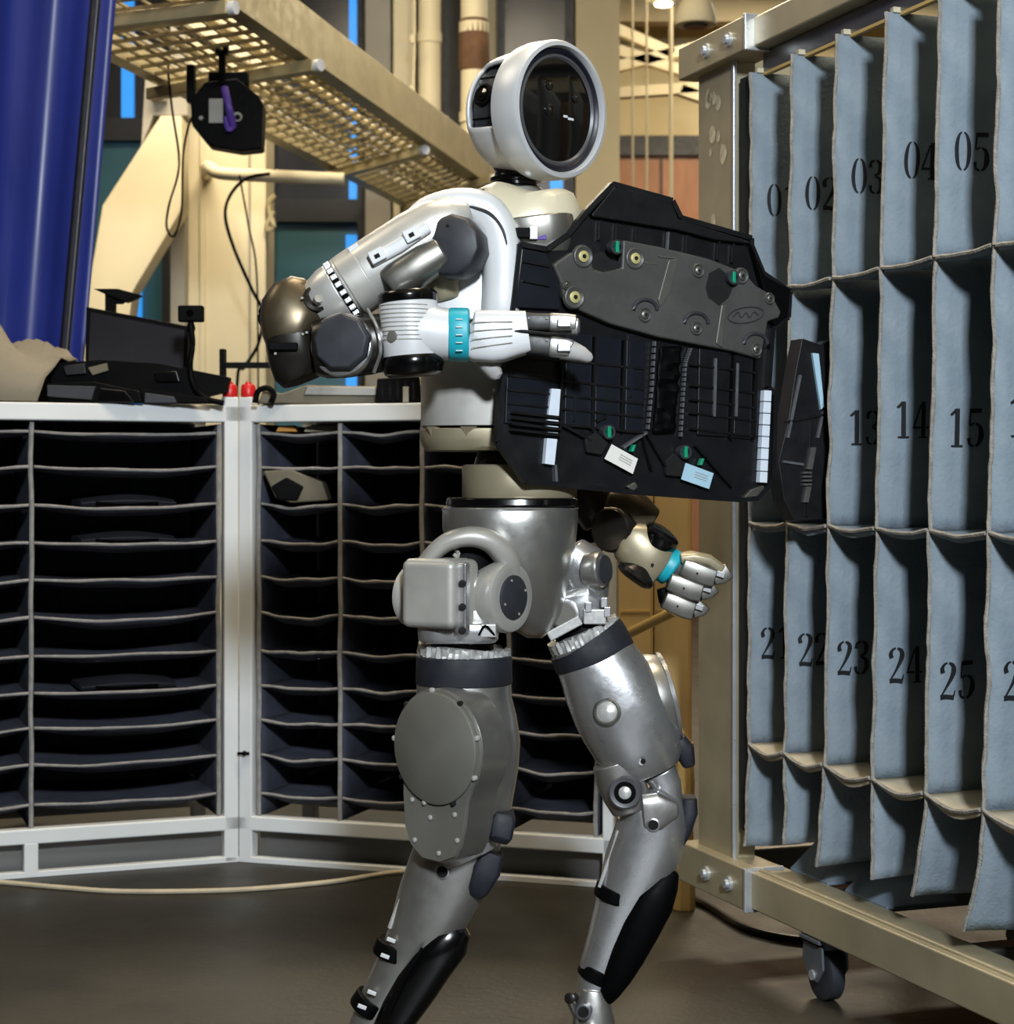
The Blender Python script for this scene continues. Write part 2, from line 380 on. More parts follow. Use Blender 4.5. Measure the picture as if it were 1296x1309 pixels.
# cross pipe and its curve below the tray
t = build(MB().tube([W(264, 224, 8.21), W(264, 214, 7.9), W(268, 214, 7.65), W(276, 220, 7.6), W(300, 223, 7.6), W(370, 226, 7.6), W(440, 229, 7.6)], .026, 10, 4), 'conduit', 'cream', label='cream horizontal conduit bending off the column under the tray', cat='conduit')
# black octagonal sensor hung from the tray
Ys = 6.0
r = thing('sensor_unit', 'black octagonal sensor unit hanging below the cable tray', 'sensor', W(287, 192, Ys))
oc = [(243, 128), (262, 104), (303, 100), (330, 122), (336, 135), (334, 190), (306, 193), (266, 186), (245, 160)]
b = MB(); b.prism(*polyplate(oc, Ys, .09)); build(b, 'body', 'black', r, .006, tri=True)
b = MB(); b.box(*slab(238, 248, 82, 130, Ys+.01, .04)); build(b, 'bracket', 'black', r, .002)
b = MB(); b.box(*slab(279, 287, 58, 108, Ys-.01, .03)); build(b, 'hanger', 'black', r, .002)
b = MB(); b.box(*slab(275, 291, 56, 68, Ys-.015, .04)); build(b, 'clamp', 'black', r, .002)
b = MB(); b.box(*slab(266, 316, 92, 108, Ys+.02, .05)); build(b, 'mount_plate', 'black', r, .002)
b = MB(); b.tube([W(287, 112, Ys-.015), W(292, 135, Ys-.03), W(298, 160, Ys-.015)], .012, 8, 4); build(b, 'purple_cable', 'purple', r)
b = MB(); b.tube([W(288, 150, Ys-.01), W(292, 166, Ys-.02), W(300, 160, Ys-.012)], .009, 8, 4); build(b, 'purple_cable', 'purple', r)
b = MB(); b.box(*slab(267, 285, 126, 157, Ys-.004, .004)); build(b, 'tag', 'tag_grey', r)
b = MB(); b.lathe(W(304, 150, Ys), (0, -1, 0), [(0, .015), (.012, .015)], 16, 1); build(b, 'connector', 'tag_grey', r)
b = MB(); b.lathe(W(304, 150, Ys-.01), (0, -1, 0), [(0, .009), (.004, .009)], 16, 1); build(b, 'connector_core', 'black', r)
b = MB(); b.lathe(W(257, 151, Ys), (0, -1, 0), [(0, .008), (.006, .006)], 12, 1); build(b, 'screw', 'tag_grey', r)
def cord(pts, Y, r, label, m='black', name='hanging_cable'):
    return build(MB().tube([W(x, y, Y) for x, y in pts], r, 6, 5), name, m, label=label, cat='cable')
cord([(240, 58), (222, 62), (215, 85), (220, 140), (229, 210), (216, 262), (213, 290), (222, 302), (232, 270), (234, 200), (240, 165), (245, 150)], 6.3, .004, 'thin black cable looping down from the tray in front of the brace')
cord([(345, 222), (315, 228), (294, 250), (288, 278), (300, 320), (322, 370), (336, 400), (330, 440), (312, 470), (303, 492), (300, 700), (302, 899)], 7.56, .007, 'dark cable hanging from the conduit down to the red caps')
cord([(306, 224), (318, 290), (328, 350), (330, 500), (333, 898)], 7.57, .004, 'thin dark wire running straight down the cream column')
t = build(MB().tube([W(x, y, 8.18) for x, y in ((352, 250), (343, 262), (350, 290), (340, 292), (350, 270))], .012, 6, 4), 'cable_coil', 'tray_metal', label='small coil of cable hooked on the dark window frame', cat='cable')

# ------------------------------------------------------------------ fabric shelf racks (left)
def hit(px, P0, e): k = (px-CX)/F; return (k*P0.y-P0.x)/(e.x-k*e.y)
SHELF_Z = [1.019, .938, .850, .763, .678, .591, .504, .420, .338, .254, .164]
DEP = .34
def shelf_rack(C, E, label, cols, posts, leg_px, topY, seedn):
    e = (E-C).normalized(); bk = Vector((-e.y, e.x, 0))
    if bk.y < 0: bk = -bk
    def T(t, p, z): return C+e*t+bk*p+Vector((0, 0, z))
    tmax = (E-C).length
    r = thing('shelf_rack', label, 'rack', T(tmax/2, DEP/2, 0), 'white framed fabric shelf racks')
    def beam(name, a, c2, hu, hv, m='white_tube', bevel=.004):
        b = MB(); b.bar(a, c2, hu, hv, up=(0, 0, 1) if abs((c2-a).z) < .01 else e); return build(b, name, m, r, bevel)
    hp = .0175
    for t in (hp, tmax-hp):
        for p in (hp, DEP+.03): beam('post', T(t, p, 0.0), T(t, p, 1.105 if p == hp else 1.085), hp, hp)
    beam('top_rail', T(0, hp, 1.0645), T(tmax, hp, 1.0645), hp, .0205)
    beam('top_rail', T(0, DEP+.03, 1.0645), T(tmax, DEP+.03, 1.0645), hp, .0205)
    beam('bottom_rail', T(0, hp, .0935), T(tmax, hp, .0935), hp, .0175)
    beam('bottom_rail', T(0, DEP+.03, .0935), T(tmax, DEP+.03, .0935), hp, .0175)
    for px in leg_px:
        t = hit(px, C, e); beam('leg', T(t, hp, 0), T(t, hp, .08), .018, .0165)
    b = MB(); b.bar(T(.03, DEP/2+.02, 1.078), T(tmax-.03, DEP/2+.02, 1.078), DEP/2, .006); build(b, 'top_board', 'board_dark', r)
    b = MB(); b.bar(T(.03, .06, .04), T(tmax-.03, .06, .04), .004, .036); build(b, 'kick_panel', 'kick', r)
    b = MB(); b.bar(T(0, .012, .007), T(tmax, .012, .007), .012, .007); build(b, 'base_strip', 'white_tube', r, .002)
    b = MB(); b.bar(T(.03, DEP+.01, .6), T(tmax-.03, DEP+.01, .6), .003, .45); build(b, 'back_panel', 'fabric_dark', r)
    ts = [hit(px, C, e) for px in cols]
    for k, t in enumerate(ts):
        P = [[T(t+.004*nz(z*9, p*7, k+seedn), p, z) for p in (.012, .06, .12, .2, .27, DEP)] for z in [.11+.93*i/24 for i in range(25)]]
        b = MB(); b.grid(P); dv = build(b, 'divider', 'fabric_dark', r, solid=.004, smooth=80)
        b = MB(); b.tube([T(t+.004*nz(z*9, .1, k+seedn), .012, z) for z in [.105+.935*i/24 for i in range(25)]], .0055, 6); build(b, 'binding', 'fabric_edge', dv)
    for k in range(len(ts)-1):
        a, c2 = sorted((ts[k], ts[k+1])); a += .006; c2 -= .006
        for q, z in enumerate(SHELF_Z):
            sd = seedn*13+k*3+q*1.7
            nx = 12
            def zz(u, p): return z-.006*math.sin(math.pi*u)*(1+nz(sd))+.005*nz(u*3+sd, p*6)-(.010*math.sin(math.pi*u)*math.sin(math.pi*min(p/.3, 1)))
            front = [T(a+(c2-a)*i/nx, .014, zz(i/nx, 0)) for i in range(nx+1)]
            P = [[T(a+(c2-a)*i/nx, p, zz(i/nx, p)) for i in range(nx+1)] for p in (DEP, .2, .1, .04, .014)]
            P.append([f+bk*.02+Vector((0, 0, -.008-.016*math.sin(math.pi*i/nx)*(.6+.5*nz(sd+3)))) for i, f in enumerate(front)])
            b = MB(); b.grid(P); sh = build(b, 'shelf', 'fabric_dark', r, solid=.003, smooth=80)
            b = MB(); b.tube(front, [.0035+.0015*nz(i*.7, sd) for i in range(nx+1)], 6); build(b, 'binding', 'fabric_edge', sh)
    return r, T, e, bk
Cn = Vector((W(305.3, 0, 4.46).x, 4.46, 0))
Ea = WZ(-190, 0, 4.16); Ea.z = 0
A0 = W(285, 0, 4.46); A1 = W(0, 0, 4.27); ea = Vector((A1.x-A0.x, A1.y-A0.y, 0)).normalized()
rackA, TA, eA, bA = shelf_rack(Cn, Cn+ea*hit(-190, Cn, ea), 'white framed rack of wide dark fabric shelves under the tarp', [281, 41, -176], 2, [40], 0, 1)
CnB = Vector((W(304.7, 0, 4.46).x, 4.46, 0)); eb = (WZ(775, 0, 4.17)-WZ(306, 0, 4.46)).normalized()
rackB, TB, eB, bB = shelf_rack(CnB, CnB+eb*hit(789, CnB, eb), 'white framed rack of narrow dark fabric shelves behind the robot', [328, 432, 537, 648, 760], 2, [], 0, 2)
# red caps on the two corner posts
for T_, s in ((TA, 'wide-shelf'), (TB, 'narrow-shelf')):
    c = T_(.0175, .0175, 1.105)
    r = thing('post_cap', 'red plastic cap on the corner post of the %s rack' % s, 'cap', c, 'red post caps')
    b = MB(); b.lathe(c, (0, 0, 1), [(0, .017), (.004, .018), (.026, .017), (.03, .014)], 18, 1); build(b, 'cap_body', 'red', r)
    b = MB(); b.lathe(c+Vector((0, 0, .03)), (0, 0, 1), [(0, .008), (.006, .007)], 12, 1); build(b, 'knob', 'red', r)
b = MB(); p = TB(.0175, -.003, .26); b.lathe(p, (0, -1, 0), [(0, .006), (.012, .005)], 10, 1); b.bar(p+Vector((-.016, -.004, 0)), p+Vector((.012, -.004, 0)), .004, .003); build(b, 'latch_pin', 'black', rackB)
# parts lying in the shelves
def slot_part(T, t0, t1, z, lab, hh=.028):
    r = thing('trim_part', lab, 'car part', T((t0+t1)/2, .1, z), 'plastic trim parts in the shelves')
    n = 10; top = []; 
    rings = []
    for i in range(n+1):
        u = i/n; t = t0+(t1-t0)*u; hgt = hh*(.55+.45*math.sin(math.pi*u))
        rings.append([T(t, .06, z), T(t, .05, z+hgt*.5), T(t, .09, z+hgt), T(t, .2, z+hgt*.9), T(t, .21, z)])
    b = MB(); b.loft(rings); build(b, 'body', 'joint_dark', r, .002)
    b = MB(); b.loft([[T(t0+(t1-t0)*u, .048, z+.001), T(t0+(t1-t0)*u, .044, z+hh*.28*(1+.5*math.sin(u*9))), T(t0+(t1-t0)*u, .06, z+hh*.3)] for u in [.2+.65*i/8 for i in range(9)]]); build(b, 'lip', 'black', r)
for q, L_ in ((2, 'dark curved trim part lying in the third shelf of the wide-shelf rack'), (3, 'dark curved trim part lying in the fourth shelf of the wide-shelf rack'), (7, 'dark curved trim part lying low in the wide-shelf rack')):
    ta, tb = sorted((hit(108, Cn, ea), hit(232, Cn, ea))); slot_part(TA, ta, tb, SHELF_Z[q]-.004, L_)
r = thing('trim_bracket', 'black and olive angular bracket wedged in a narrow shelf', 'car part', TB(hit(372, CnB, eb), .06, SHELF_Z[2]), 'plastic trim parts in the shelves')
Yq = 4.45
b = MB(); b.prism(*polyplate([(336, 602), (372, 600), (412, 616), (420, 640), (372, 643), (352, 636)], Yq-.03, .1)); build(b, 'body', 'olive', r, .004, tri=True)
b = MB(); b.prism(*polyplate([(346, 622), (366, 610), (388, 622), (380, 640), (356, 640)], Yq-.036, .05)); build(b, 'hook', 'black', r, .004, tri=True)

# ------------------------------------------------------------------ things on top of the racks
ZR = 1.085
def top_at(T, C, e, px, p=.1, z=ZR): return T(hit(px, C, e), p, z)
# tarp
P = []
for i in range(15):
    row = []
    for j in range(31):
        px = -185+(305 if i > 5 else 235+12*i)*j/30; u = i/14; w = j/30
        fold = .03*abs(math.sin(w*9+u*5+2*nz(u*2, w*2, 1)))
        H = [(-185, .21), (-60, .22), (0, .205), (30, .15), (60, .155), (92, .145), (112, .11), (122, .02)]
        hh = next((a[1]+(c[1]-a[1])*(px-a[0])/(c[0]-a[0]) for a, c in zip(H, H[1:]) if a[0] <= px <= c[0]), .02)
        h = hh*math.sin(math.pi*min(1, .06+.9*u))**.7+.06*abs((px*.021+u*1.9+.3*nz(px*.02, u*2)) % 1-.5)*math.sin(math.pi*min(1, u*1.05+.02))**.5-.025; _ = fold*(.2+.8*math.sin(math.pi*u))+(.155*math.sin(math.pi*min(1, u*.62+.02))*(.55+.5*math.sin(math.pi*(1-w)*.75+.2))*(1-.75*max(0, w-.62)/.38) + .035*nz(u*4, w*5, 2)+.03*abs(nz(u*2.5+w*6, w*3, 5)))
        if i == 0 or i == 14: h = .004
        row.append(top_at(TA, Cn, ea, px, .03+.30*u, ZR+max(.004, h)))
    P.append(row)
b = MB(); b.grid(P); tp = build(b, 'tarp', 'tarp', solid=.003, smooth=28, label='crumpled grey-tan tarp heaped on the wide-shelf rack', cat='tarp')
# flat dark display box
Yd = 4.66
r = thing('display_panel', 'flat black display panel propped up behind the black plastic parts', 'display', W(175, 500, Yd))
b = MB(); b.prism(*polyplate([(110, 392), (241, 417), (238, 500), (108, 500)], Yd, .03)); build(b, 'case', 'black', r, .003)
b = MB(); b.prism(*polyplate([(116, 399), (236, 422), (234, 470), (113, 462)], Yd-.003, .01)); build(b, 'screen', 'window_dark', r)
r = thing('mount_bracket', 'black T-shaped mounting bracket standing behind the display panel', 'bracket', W(145, 400, Yd+.06))
b = MB(); b.prism(*polyplate([(119, 369), (150, 369), (180, 377), (160, 386), (134, 376)], Yd+.05, .04)); build(b, 'plate', 'black', r, .002, tri=True)
b = MB(); b.prism(*polyplate([(134, 374), (146, 374), (146, 500), (134, 500)], Yd+.06, .03)); build(b, 'stem', 'black', r, .002)
b = MB(); b.prism(*polyplate([(148, 372), (166, 378), (156, 388), (146, 388)], Yd+.06, .02)); build(b, 'clip', 'black', r, .001)
def black_part(pts, Y, th, lab, extra=(), nm='plastic_cover'):
    r = thing(nm, lab, 'car part', W(sum(p[0] for p in pts)/len(pts), max(p[1] for p in pts), Y), 'plastic parts on the rack top')
    b = MB(); b.prism(*polyplate(pts, Y, th)); build(b, 'body', 'black', r, .004, tri=True)
    for q, m in extra:
        b = MB(); b.prism(*polyplate(q, Y-.012, .04)); build(b, 'clip', m, r, .002, tri=True)
black_part([(56, 465), (130, 460), (200, 464), (292, 482), (290, 500), (240, 512), (180, 504), (110, 496), (66, 490)], 4.42, .05, 'long black plastic cover lying across the parts stack', [([(80, 468), (108, 464), (110, 478), (84, 480)], 'panel_black'), ([(112, 470), (136, 464), (138, 474), (118, 480)], 'olive'), ([(196, 476), (225, 474), (230, 488), (200, 488)], 'black_gloss')])
black_part([(58, 490), (120, 488), (178, 500), (183, 515), (60, 515)], 4.35, .05, 'short black plastic duct beneath the long cover', [([(60, 492), (122, 494), (117, 511), (60, 507)], 'joint_dark'), ([(128, 496), (160, 500), (172, 514), (124, 514)], 'black_gloss')])
black_part([(178, 497), (225, 503), (262, 508), (270, 516), (180, 516)], 4.375, .035, 'flat grey-black plastic flap at the end of the parts stack', [([(185, 502), (222, 507), (226, 515), (184, 515)], 'joint_dark')])
# webcam on gooseneck
r = thing('webcam', 'small black webcam on a bent gooseneck clamped to the rack', 'camera', W(285, 516, 4.40))
b = MB(); b.box(*slab(227, 259, 390, 411, 4.40, .03)); build(b, 'camera_body', 'black', r, .004)
b = MB(); b.lathe(W(243, 400, 4.40), (0, -1, 0), [(0, .009), (.005, .008)], 14, 1); build(b, 'lens', 'lens', r)
b = MB(); b.lathe(W(244, 425, 4.415), (0, 0, 1), [(0, .008), (.01, .011), (.03, .005)], 12, 1); build(b, 'swivel', 'black', r)
b = MB(); b.tube([W(x, y, 4.402) for x, y in ((244, 418), (246, 440), (243, 470), (250, 496), (265, 510), (286, 515.5))], .007, 8, 5); build(b, 'gooseneck', 'black', r)
# right rack top parts
r = thing('metal_tray', 'olive-grey shallow tray part lying on the narrow-shelf rack', 'tray', TB(hit(420, CnB, eb), .1, ZR))
b = MB(); b.prism(*polyplate([(330, 516), (336, 498), (360, 503), (392, 492), (480, 494), (540, 500), (540, 517)], 4.42, .12)); build(b, 'body', 'olive', r, .004, tri=True)
b = MB(); b.prism(*polyplate([(392, 494), (480, 495), (486, 506), (388, 505)], 4.412, .03)); build(b, 'recess', 'silver_dark', r, .002, tri=True)
b = MB(); b.tube([W(x, y, 4.4) for x, y in ((326, 515), (330, 500), (342, 496), (350, 504), (346, 515))], .007, 8, 4); build(b, 'handle', 'black', r)
r = thing('tool_block', 'black ribbed tool block standing on the narrow-shelf rack', 'tool', TB(hit(505, CnB, eb), .1, ZR))
b = MB(); b.prism(*polyplate([(482, 484), (535, 480), (540, 516), (480, 516)], 4.36, .05)); build(b, 'body', 'black', r, .003)
for k in range(5):
    b = MB(); b.box(*slab(486+k*10, 490+k*10, 488, 512, 4.352, .02)); build(b, 'rib', 'black_gloss', r)
b = MB(); b.box(*slab(515, 522, 494, 514, 4.345, .02)); build(b, 'tag', 'tag_grey', r)
for x0, x1, m, lab in ((352, 380, 'amber', 'amber plastic piece peeking from the top shelf of the narrow rack'), (388, 436, 'corrugated', 'pale folded sheet on the top shelf of the narrow rack')):
    b = MB(); b.prism(*polyplate([(x0, 552), (x0+4, 545), (x1-5, 543), (x1, 552)], 4.47, .1)); build(b, 'packing_piece', m, bevel=.002, label=lab, cat='packing')
b = MB(); b.bar(W(285, 467, 4.7), W(400, 467, 4.75), .012, .007); b.box(W(285, 467, 4.7), (.006, .02, .04)); build(b, 'clamp_bar', 'black', label='thin black clamp bar sticking out behind the elbow', cat='clamp')

# ------------------------------------------------------------------ cardboard behind the robot, stick
for i, (x0, x1, zt, lab) in enumerate(((791, 835, 1.06, 'tall flat cardboard box standing against the rack end'), (836, 884, 1.04, 'tall flat cardboard box between its twin and the numbered rack'))):
    Y = 4.07+.01*i
    r = thing('cardboard_box', lab, 'box', WZ((x0+x1)/2, 0, Y), 'tall cardboard boxes')
    b = MB(); b.box(*slabz(x0, x1, 0, zt, Y, .05)); build(b, 'carton', 'card', r, .003)
    b = MB(); b.box(*slabz(x0+2, x1-2, .62, .625, Y-.002, .01)); build(b, 'crease', 'card_edge', r)
    b = MB(); b.box(*slabz(x1-4, x1-1, .0, zt-.01, Y-.003, .01)); build(b, 'edge_tape', 'card_edge', r)
b = MB(); b.tube([W(735, 842, 4.23), W(791, 816, 4.045), W(862, 781, 3.86)], .011, 10); st = build(b, 'wooden_stick', 'stick', label='pale wooden stick poking out of the shelves across the cardboard boxes', cat='stick')
r = thing('paper_sack', 'yellowish paper sack slumped beside the numbered rack post', 'sack', WZ(878, 0, 3.98))
b = MB(); b.limb([(868, 930, 3, 4), (876, 950, 9, 12), (876, 1000, 12, 18), (874, 1060, 12, 20), (874, 1120, 14, 20), (874, 1160, 15, 20)], d=.98, n=10, e=2.6); build(b, 'bag', 'card_edge', r)
b = MB(); b.tube([W(868, 948, 3.96), W(876, 956, 3.955), W(886, 950, 3.96)], .004, 6); build(b, 'fold', 'stick', r)

# floor cables
def fl(px, py, h=.006): Y = EYE*F/(py-CY); return WZ(px, h, Y)
build(MB().tube([fl(-120, 1122), fl(0, 1131), (fl(80, 1138)), fl(160, 1143), fl(300, 1141), fl(420, 1131), fl(500, 1119), fl(560, 1117), fl(660, 1124), fl(760, 1131), fl(800, 1136)], .0055, 8, 6), 'floor_cable', 'corrugated', label='thin white cable lying along the floor before the racks', cat='cable')
build(MB().tube([fl(850, 1140, .008), fl(900, 1160, .008), fl(950, 1190, .008), fl(1010, 1205, .008), fl(1080, 1210, .008)], .008, 8, 6), 'power_cord', 'bronze_dark', label='dark cord on the floor leading under the numbered rack', cat='cord')

# ------------------------------------------------------------------ numbered fabric rack (right)
KR, XV = 4100.0, -210.0
th = math.atan((CX-XV)/F)
nd = Vector((math.sin(th), -math.cos(th), 0))      # along the front, towards the viewer
dp = Vector((math.cos(th), math.sin(th), 0))       # into the rack
def front_px(px): Y = KR/(px-XV); return Vector(((px-CX)/F*Y, Y, 0))
O1 = front_px(960)
def tp_(px): return (front_px(px)-O1).dot(nd)
def lean(z, i=9): return -.05*min(1, .22+.4*i)*max(0, TOPZ-z)/1.43      # the slack fabric hangs slightly askew
TOPZ = 1.668
def RK(t, p, z): return O1+nd*t+dp*p+Vector((0, 0, z))
STEP = .1503/math.cos(th); NC = 9; RD = .46
rk = thing('numbered_rack', 'tall metal-framed rack of grey-blue fabric slots with black stencilled numbers', 'rack', RK(.5, RD/2, 0))
t0, t1 = tp_(884), STEP*NC+.12
def rbeam(name, a, c, hu, hv, m='rack_alu', bevel=.004, up=None, parent=None):
    b = MB(); b.bar(a, c, hu, hv, up or ((0, 0, 1) if abs((c-a).z) < .01 else nd)); return build(b, name, m, parent or rk, bevel)
ZTOP, ZRB = 1.764, 1.708
# left post: broad flat face, bright edge, black felt strip
ta, tb = tp_(892), tp_(936)
b = MB(); b.bar(RK((ta+tb)/2, .025, .16), RK((ta+tb)/2, .025, ZRB), .025, (tb-ta)/2, up=nd); post = build(b, 'post', 'rack_alu', rk, .004)
for i in range(26):
    z = .95+.72*random.random(); t = ta+(tb-ta)*(.3+.45*random.random()); s = .006+.012*random.random()
    b = MB(); n = 7; b.prism([RK(t+s*math.cos(k*.9)*(.7+.5*random.random()), -.0008, z+s*1.3*math.sin(k*.9)) for k in range(n)], [RK(t, .002, z+.001*k) for k in range(n)]); build(b, 'tape_residue', 'residue', post)
rbeam('post_edge', RK(tp_(938.5), .0, .17), RK(tp_(938.5), .0, ZRB), .004, .004, 'rack_alu_bright', .002)
rbeam('binding_tape', RK(0, .028, 1.667), RK(t1-.05, .028, 1.667), .004, .003, 'card_edge', 0)
q = [(tp_(941), .245), (tp_(950), .245), (tp_(957), ZRB-.04), (tp_(941), ZRB-.04)]
b = MB(); b.prism([RK(t, .008, z) for t, z in q], [RK(t, .016, z) for t, z in q]); build(b, 'felt_strip', 'felt', rk)
rbeam('post', RK(t1-.04, .03, .16), RK(t1-.04, .03, ZRB), .025, .025)
for t in (t0+.03, t1-.04): rbeam('post', RK(t, RD+.02, .16), RK(t, RD+.02, ZRB), .025, .025)
tr_ = rbeam('top_rail', RK(t0, .02, (ZTOP+ZRB)/2), RK(t1, .02, (ZTOP+ZRB)/2), .03, (ZTOP-ZRB)/2)
rbeam('top_rail', RK(t0, RD+.02, (ZTOP+ZRB)/2), RK(t1, RD+.02, (ZTOP+ZRB)/2), .03, (ZTOP-ZRB)/2)
rbeam('hanging_strip', RK(0, .035, 1.688), RK(t1-.05, .035, 1.688), .012, .02, 'silver_dark')
for i in range(NC+1):
    b = MB(); b.box(RK(i*STEP, .02, 1.672), (.006, .010, .005), nd, dp); build(b, 'hanger_clip', 'residue', rk, .002)
def sleeve(z, hz, tA, tB):
    s = rbeam('corner_sleeve', RK(tA, .013, z), RK(tB, .013, z), .038, hz+.004, 'rack_alu', .003)
    e_ = rbeam('sleeve_edge', RK(tB-.002, .012, z), RK(tB+.006, .012, z), .041, hz+.006, 'rack_alu_bright', .002, parent=s)
    for f in (.45, .78):
        b = MB(); b.lathe(RK(tA+(tB-tA)*f, -.025, z), -dp, [(0, .014), (.006, .014), (.006, .009), (.012, .008)], 14, 1); build(b, 'bolt', 'rack_alu_bright', s)
sleeve((ZTOP+ZRB)/2, (ZTOP-ZRB)/2, t0-.01, tp_(968))
rbeam('top_frame', RK(t0+.02, .02, ZRB+.028), RK(t0+.02, RD+.02, ZRB+.028), .025, .025)
ZB0, ZB1 = .113, .183
rbeam('bottom_rail', RK(t0, .025, (ZB0+ZB1)/2), RK(t1, .025, (ZB0+ZB1)/2), .04, (ZB1-ZB0)/2)
rbeam('rail_lip', RK(t0+.1, .005, ZB1+.001), RK(t1, .005, ZB1+.001), .006, .004)
rbeam('bottom_rail', RK(t0, RD, (ZB0+ZB1)/2), RK(t1, RD, (ZB0+ZB1)/2), .04, (ZB1-ZB0)/2)
sleeve((ZB0+ZB1)/2, (ZB1-ZB0)/2, t0-.01, tp_(968))
for t in (t0+.04, .16, .62, 1.1, t1-.05): rbeam('cross_member', RK(t, .05, .15), RK(t, RD, .15), .025, .025, 'silver_dark')
for t in (.24, .78, .04):
    b = MB(); q = [(t-.0, .06, .187), (t+.14, .06, .187), (t+.14, .2, .187), (t+.06, .2, .24), (t, .12, .24)]
    b.prism([RK(a, p, z) for a, p, z in q], [RK(a, p, z-.006) for a, p, z in q]); build(b, 'gusset_plate', 'bracket_blue', rk, .002)
# casters
def caster(t, p):
    c = RK(t, p, 0); R = .045
    f = MB(); f.box(c+Vector((0, 0, .108)), (.035, .035, .004), nd, dp); pl = build(f, 'caster', 'caster_grey', rk, .002)
    b = MB(); b.lathe(c+Vector((0, 0, .09)), (0, 0, 1), [(0, .022), (.016, .026)], 16, 1); build(b, 'swivel', 'caster_grey', pl)
    for s in (-1, 1):
        b = MB(); pr = [c+dp*s*.021+nd*x+Vector((0, 0, z)) for x, z in ((-.036, .098), (.03, .098), (.034, .06), (.012, .034), (-.014, .034), (-.04, .07))]
        b.prism(pr, [q+dp*s*.005 for q in pr]); build(b, 'fork', 'caster_grey', pl, .002, tri=True)
    b = MB(); b.lathe(c+Vector((0, 0, R))-dp*.015, dp, [(0, R*.86), (.003, R), (.027, R), (.03, R*.86)], 26, 1); build(b, 'wheel', 'joint_dark', pl)
    b = MB(); b.lathe(c+Vector((0, 0, R))-dp*.03, dp, [(0, .009), (.06, .009)], 12, 1); build(b, 'axle', 'rack_alu_bright', pl)
    b = MB(); b.box(c+Vector((0, 0, .078))-nd*.03, (.016, .018, .005), nd, dp); build(b, 'brake', 'black', pl, .002)
for t in (tp_(1043), t1-.12):
    for p in (.02, RD-.02): caster(t, p)
# dividers, shelves and stencils
SH = [1.253, .828, .415]; TOPZ = 1.668
rows = [(SH[0], TOPZ), (SH[1], SH[0]), (SH[2], SH[1]), (.235, SH[2])]
def stroke(pts):
    P = catmull([(x, y, w) for x, y, w in pts], 5) if len(pts) > 2 else [Vector(p) for p in pts]
    L_, R_ = [], []
    for i, p in enumerate(P):
        a = P[min(i+1, len(P)-1)]-P[max(i-1, 0)]; n = Vector((-a.y, a.x)).normalized()*p.z/2
        L_.append((p.x+n.x, p.y+n.y)); R_.append((p.x-n.x, p.y-n.y))
    return list(zip(L_, R_))
def cres(s):
    out = []
    for i in range(15):
        a = math.pi*(i/14)-math.pi/2
        out.append(((.25+s*(.03+.22*math.cos(a)), .5+.5*math.sin(a)), (.25+s*(.03+.10*math.cos(a)), .5+.46*math.sin(a))))
    return out
G = {'0': [cres(-1), cres(1)],
 '1': [stroke([(.27, 1, .14), (.27, 0, .14)]), stroke([(.1, .025, .05), (.44, .025, .05)]), stroke([(.06, .84, .05), (.14, .88, .08), (.22, .97, .06)])],
 '2': [stroke([(.09, .70, .13), (.06, .82, .12), (.12, .93, .07), (.21, .975, .05)]), stroke([(.26, .975, .05), (.38, .9, .11), (.41, .76, .15), (.35, .58, .12), (.2, .32, .07), (.07, .12, .05)]), stroke([(.03, .07, .13), (.2, .08, .12), (.44, .05, .12)]), stroke([(.42, .08, .06), (.47, .24, .03)])],
 '3': [stroke([(.06, .76, .11), (.08, .9, .09), (.2, .975, .05)]), stroke([(.25, .975, .05), (.37, .88, .12), (.39, .74, .14), (.32, .6, .08), (.2, .54, .04)]), stroke([(.22, .52, .04), (.37, .44, .1), (.43, .26, .15), (.36, .09, .1), (.26, .025, .05)]), stroke([(.21, .025, .05), (.09, .08, .07), (.05, .24, .11)])],
 '4': [stroke([(.34, 1, .13), (.34, 0, .13)]), stroke([(.26, .93, .05), (.04, .33, .05)]), stroke([(.0, .29, .06), (.26, .29, .06)]), stroke([(.42, .29, .06), (.5, .29, .06)]), stroke([(.2, .02, .04), (.48, .02, .04)])],
 '5': [stroke([(.08, .94, .12), (.44, .96, .11)]), stroke([(.1, .9, .05), (.08, .56, .05)]), stroke([(.1, .56, .05), (.18, .61, .05), (.23, .62, .06)]), stroke([(.27, .62, .06), (.4, .52, .11), (.43, .3, .16), (.36, .1, .1), (.26, .025, .05)]), stroke([(.21, .025, .05), (.09, .08, .07), (.06, .24, .11)])],
 '6': [stroke([(.23, .98, .05), (.1, .83, .11), (.06, .5, .15), (.1, .18, .12), (.22, .02, .05)]), stroke([(.2, .58, .04), (.34, .53, .09), (.42, .3, .14), (.35, .09, .1), (.26, .02, .05)]), stroke([(.27, .98, .05), (.38, .92, .07), (.41, .82, .10)])]}
NUMZ = [1.425, .995, .598]; NH = .060
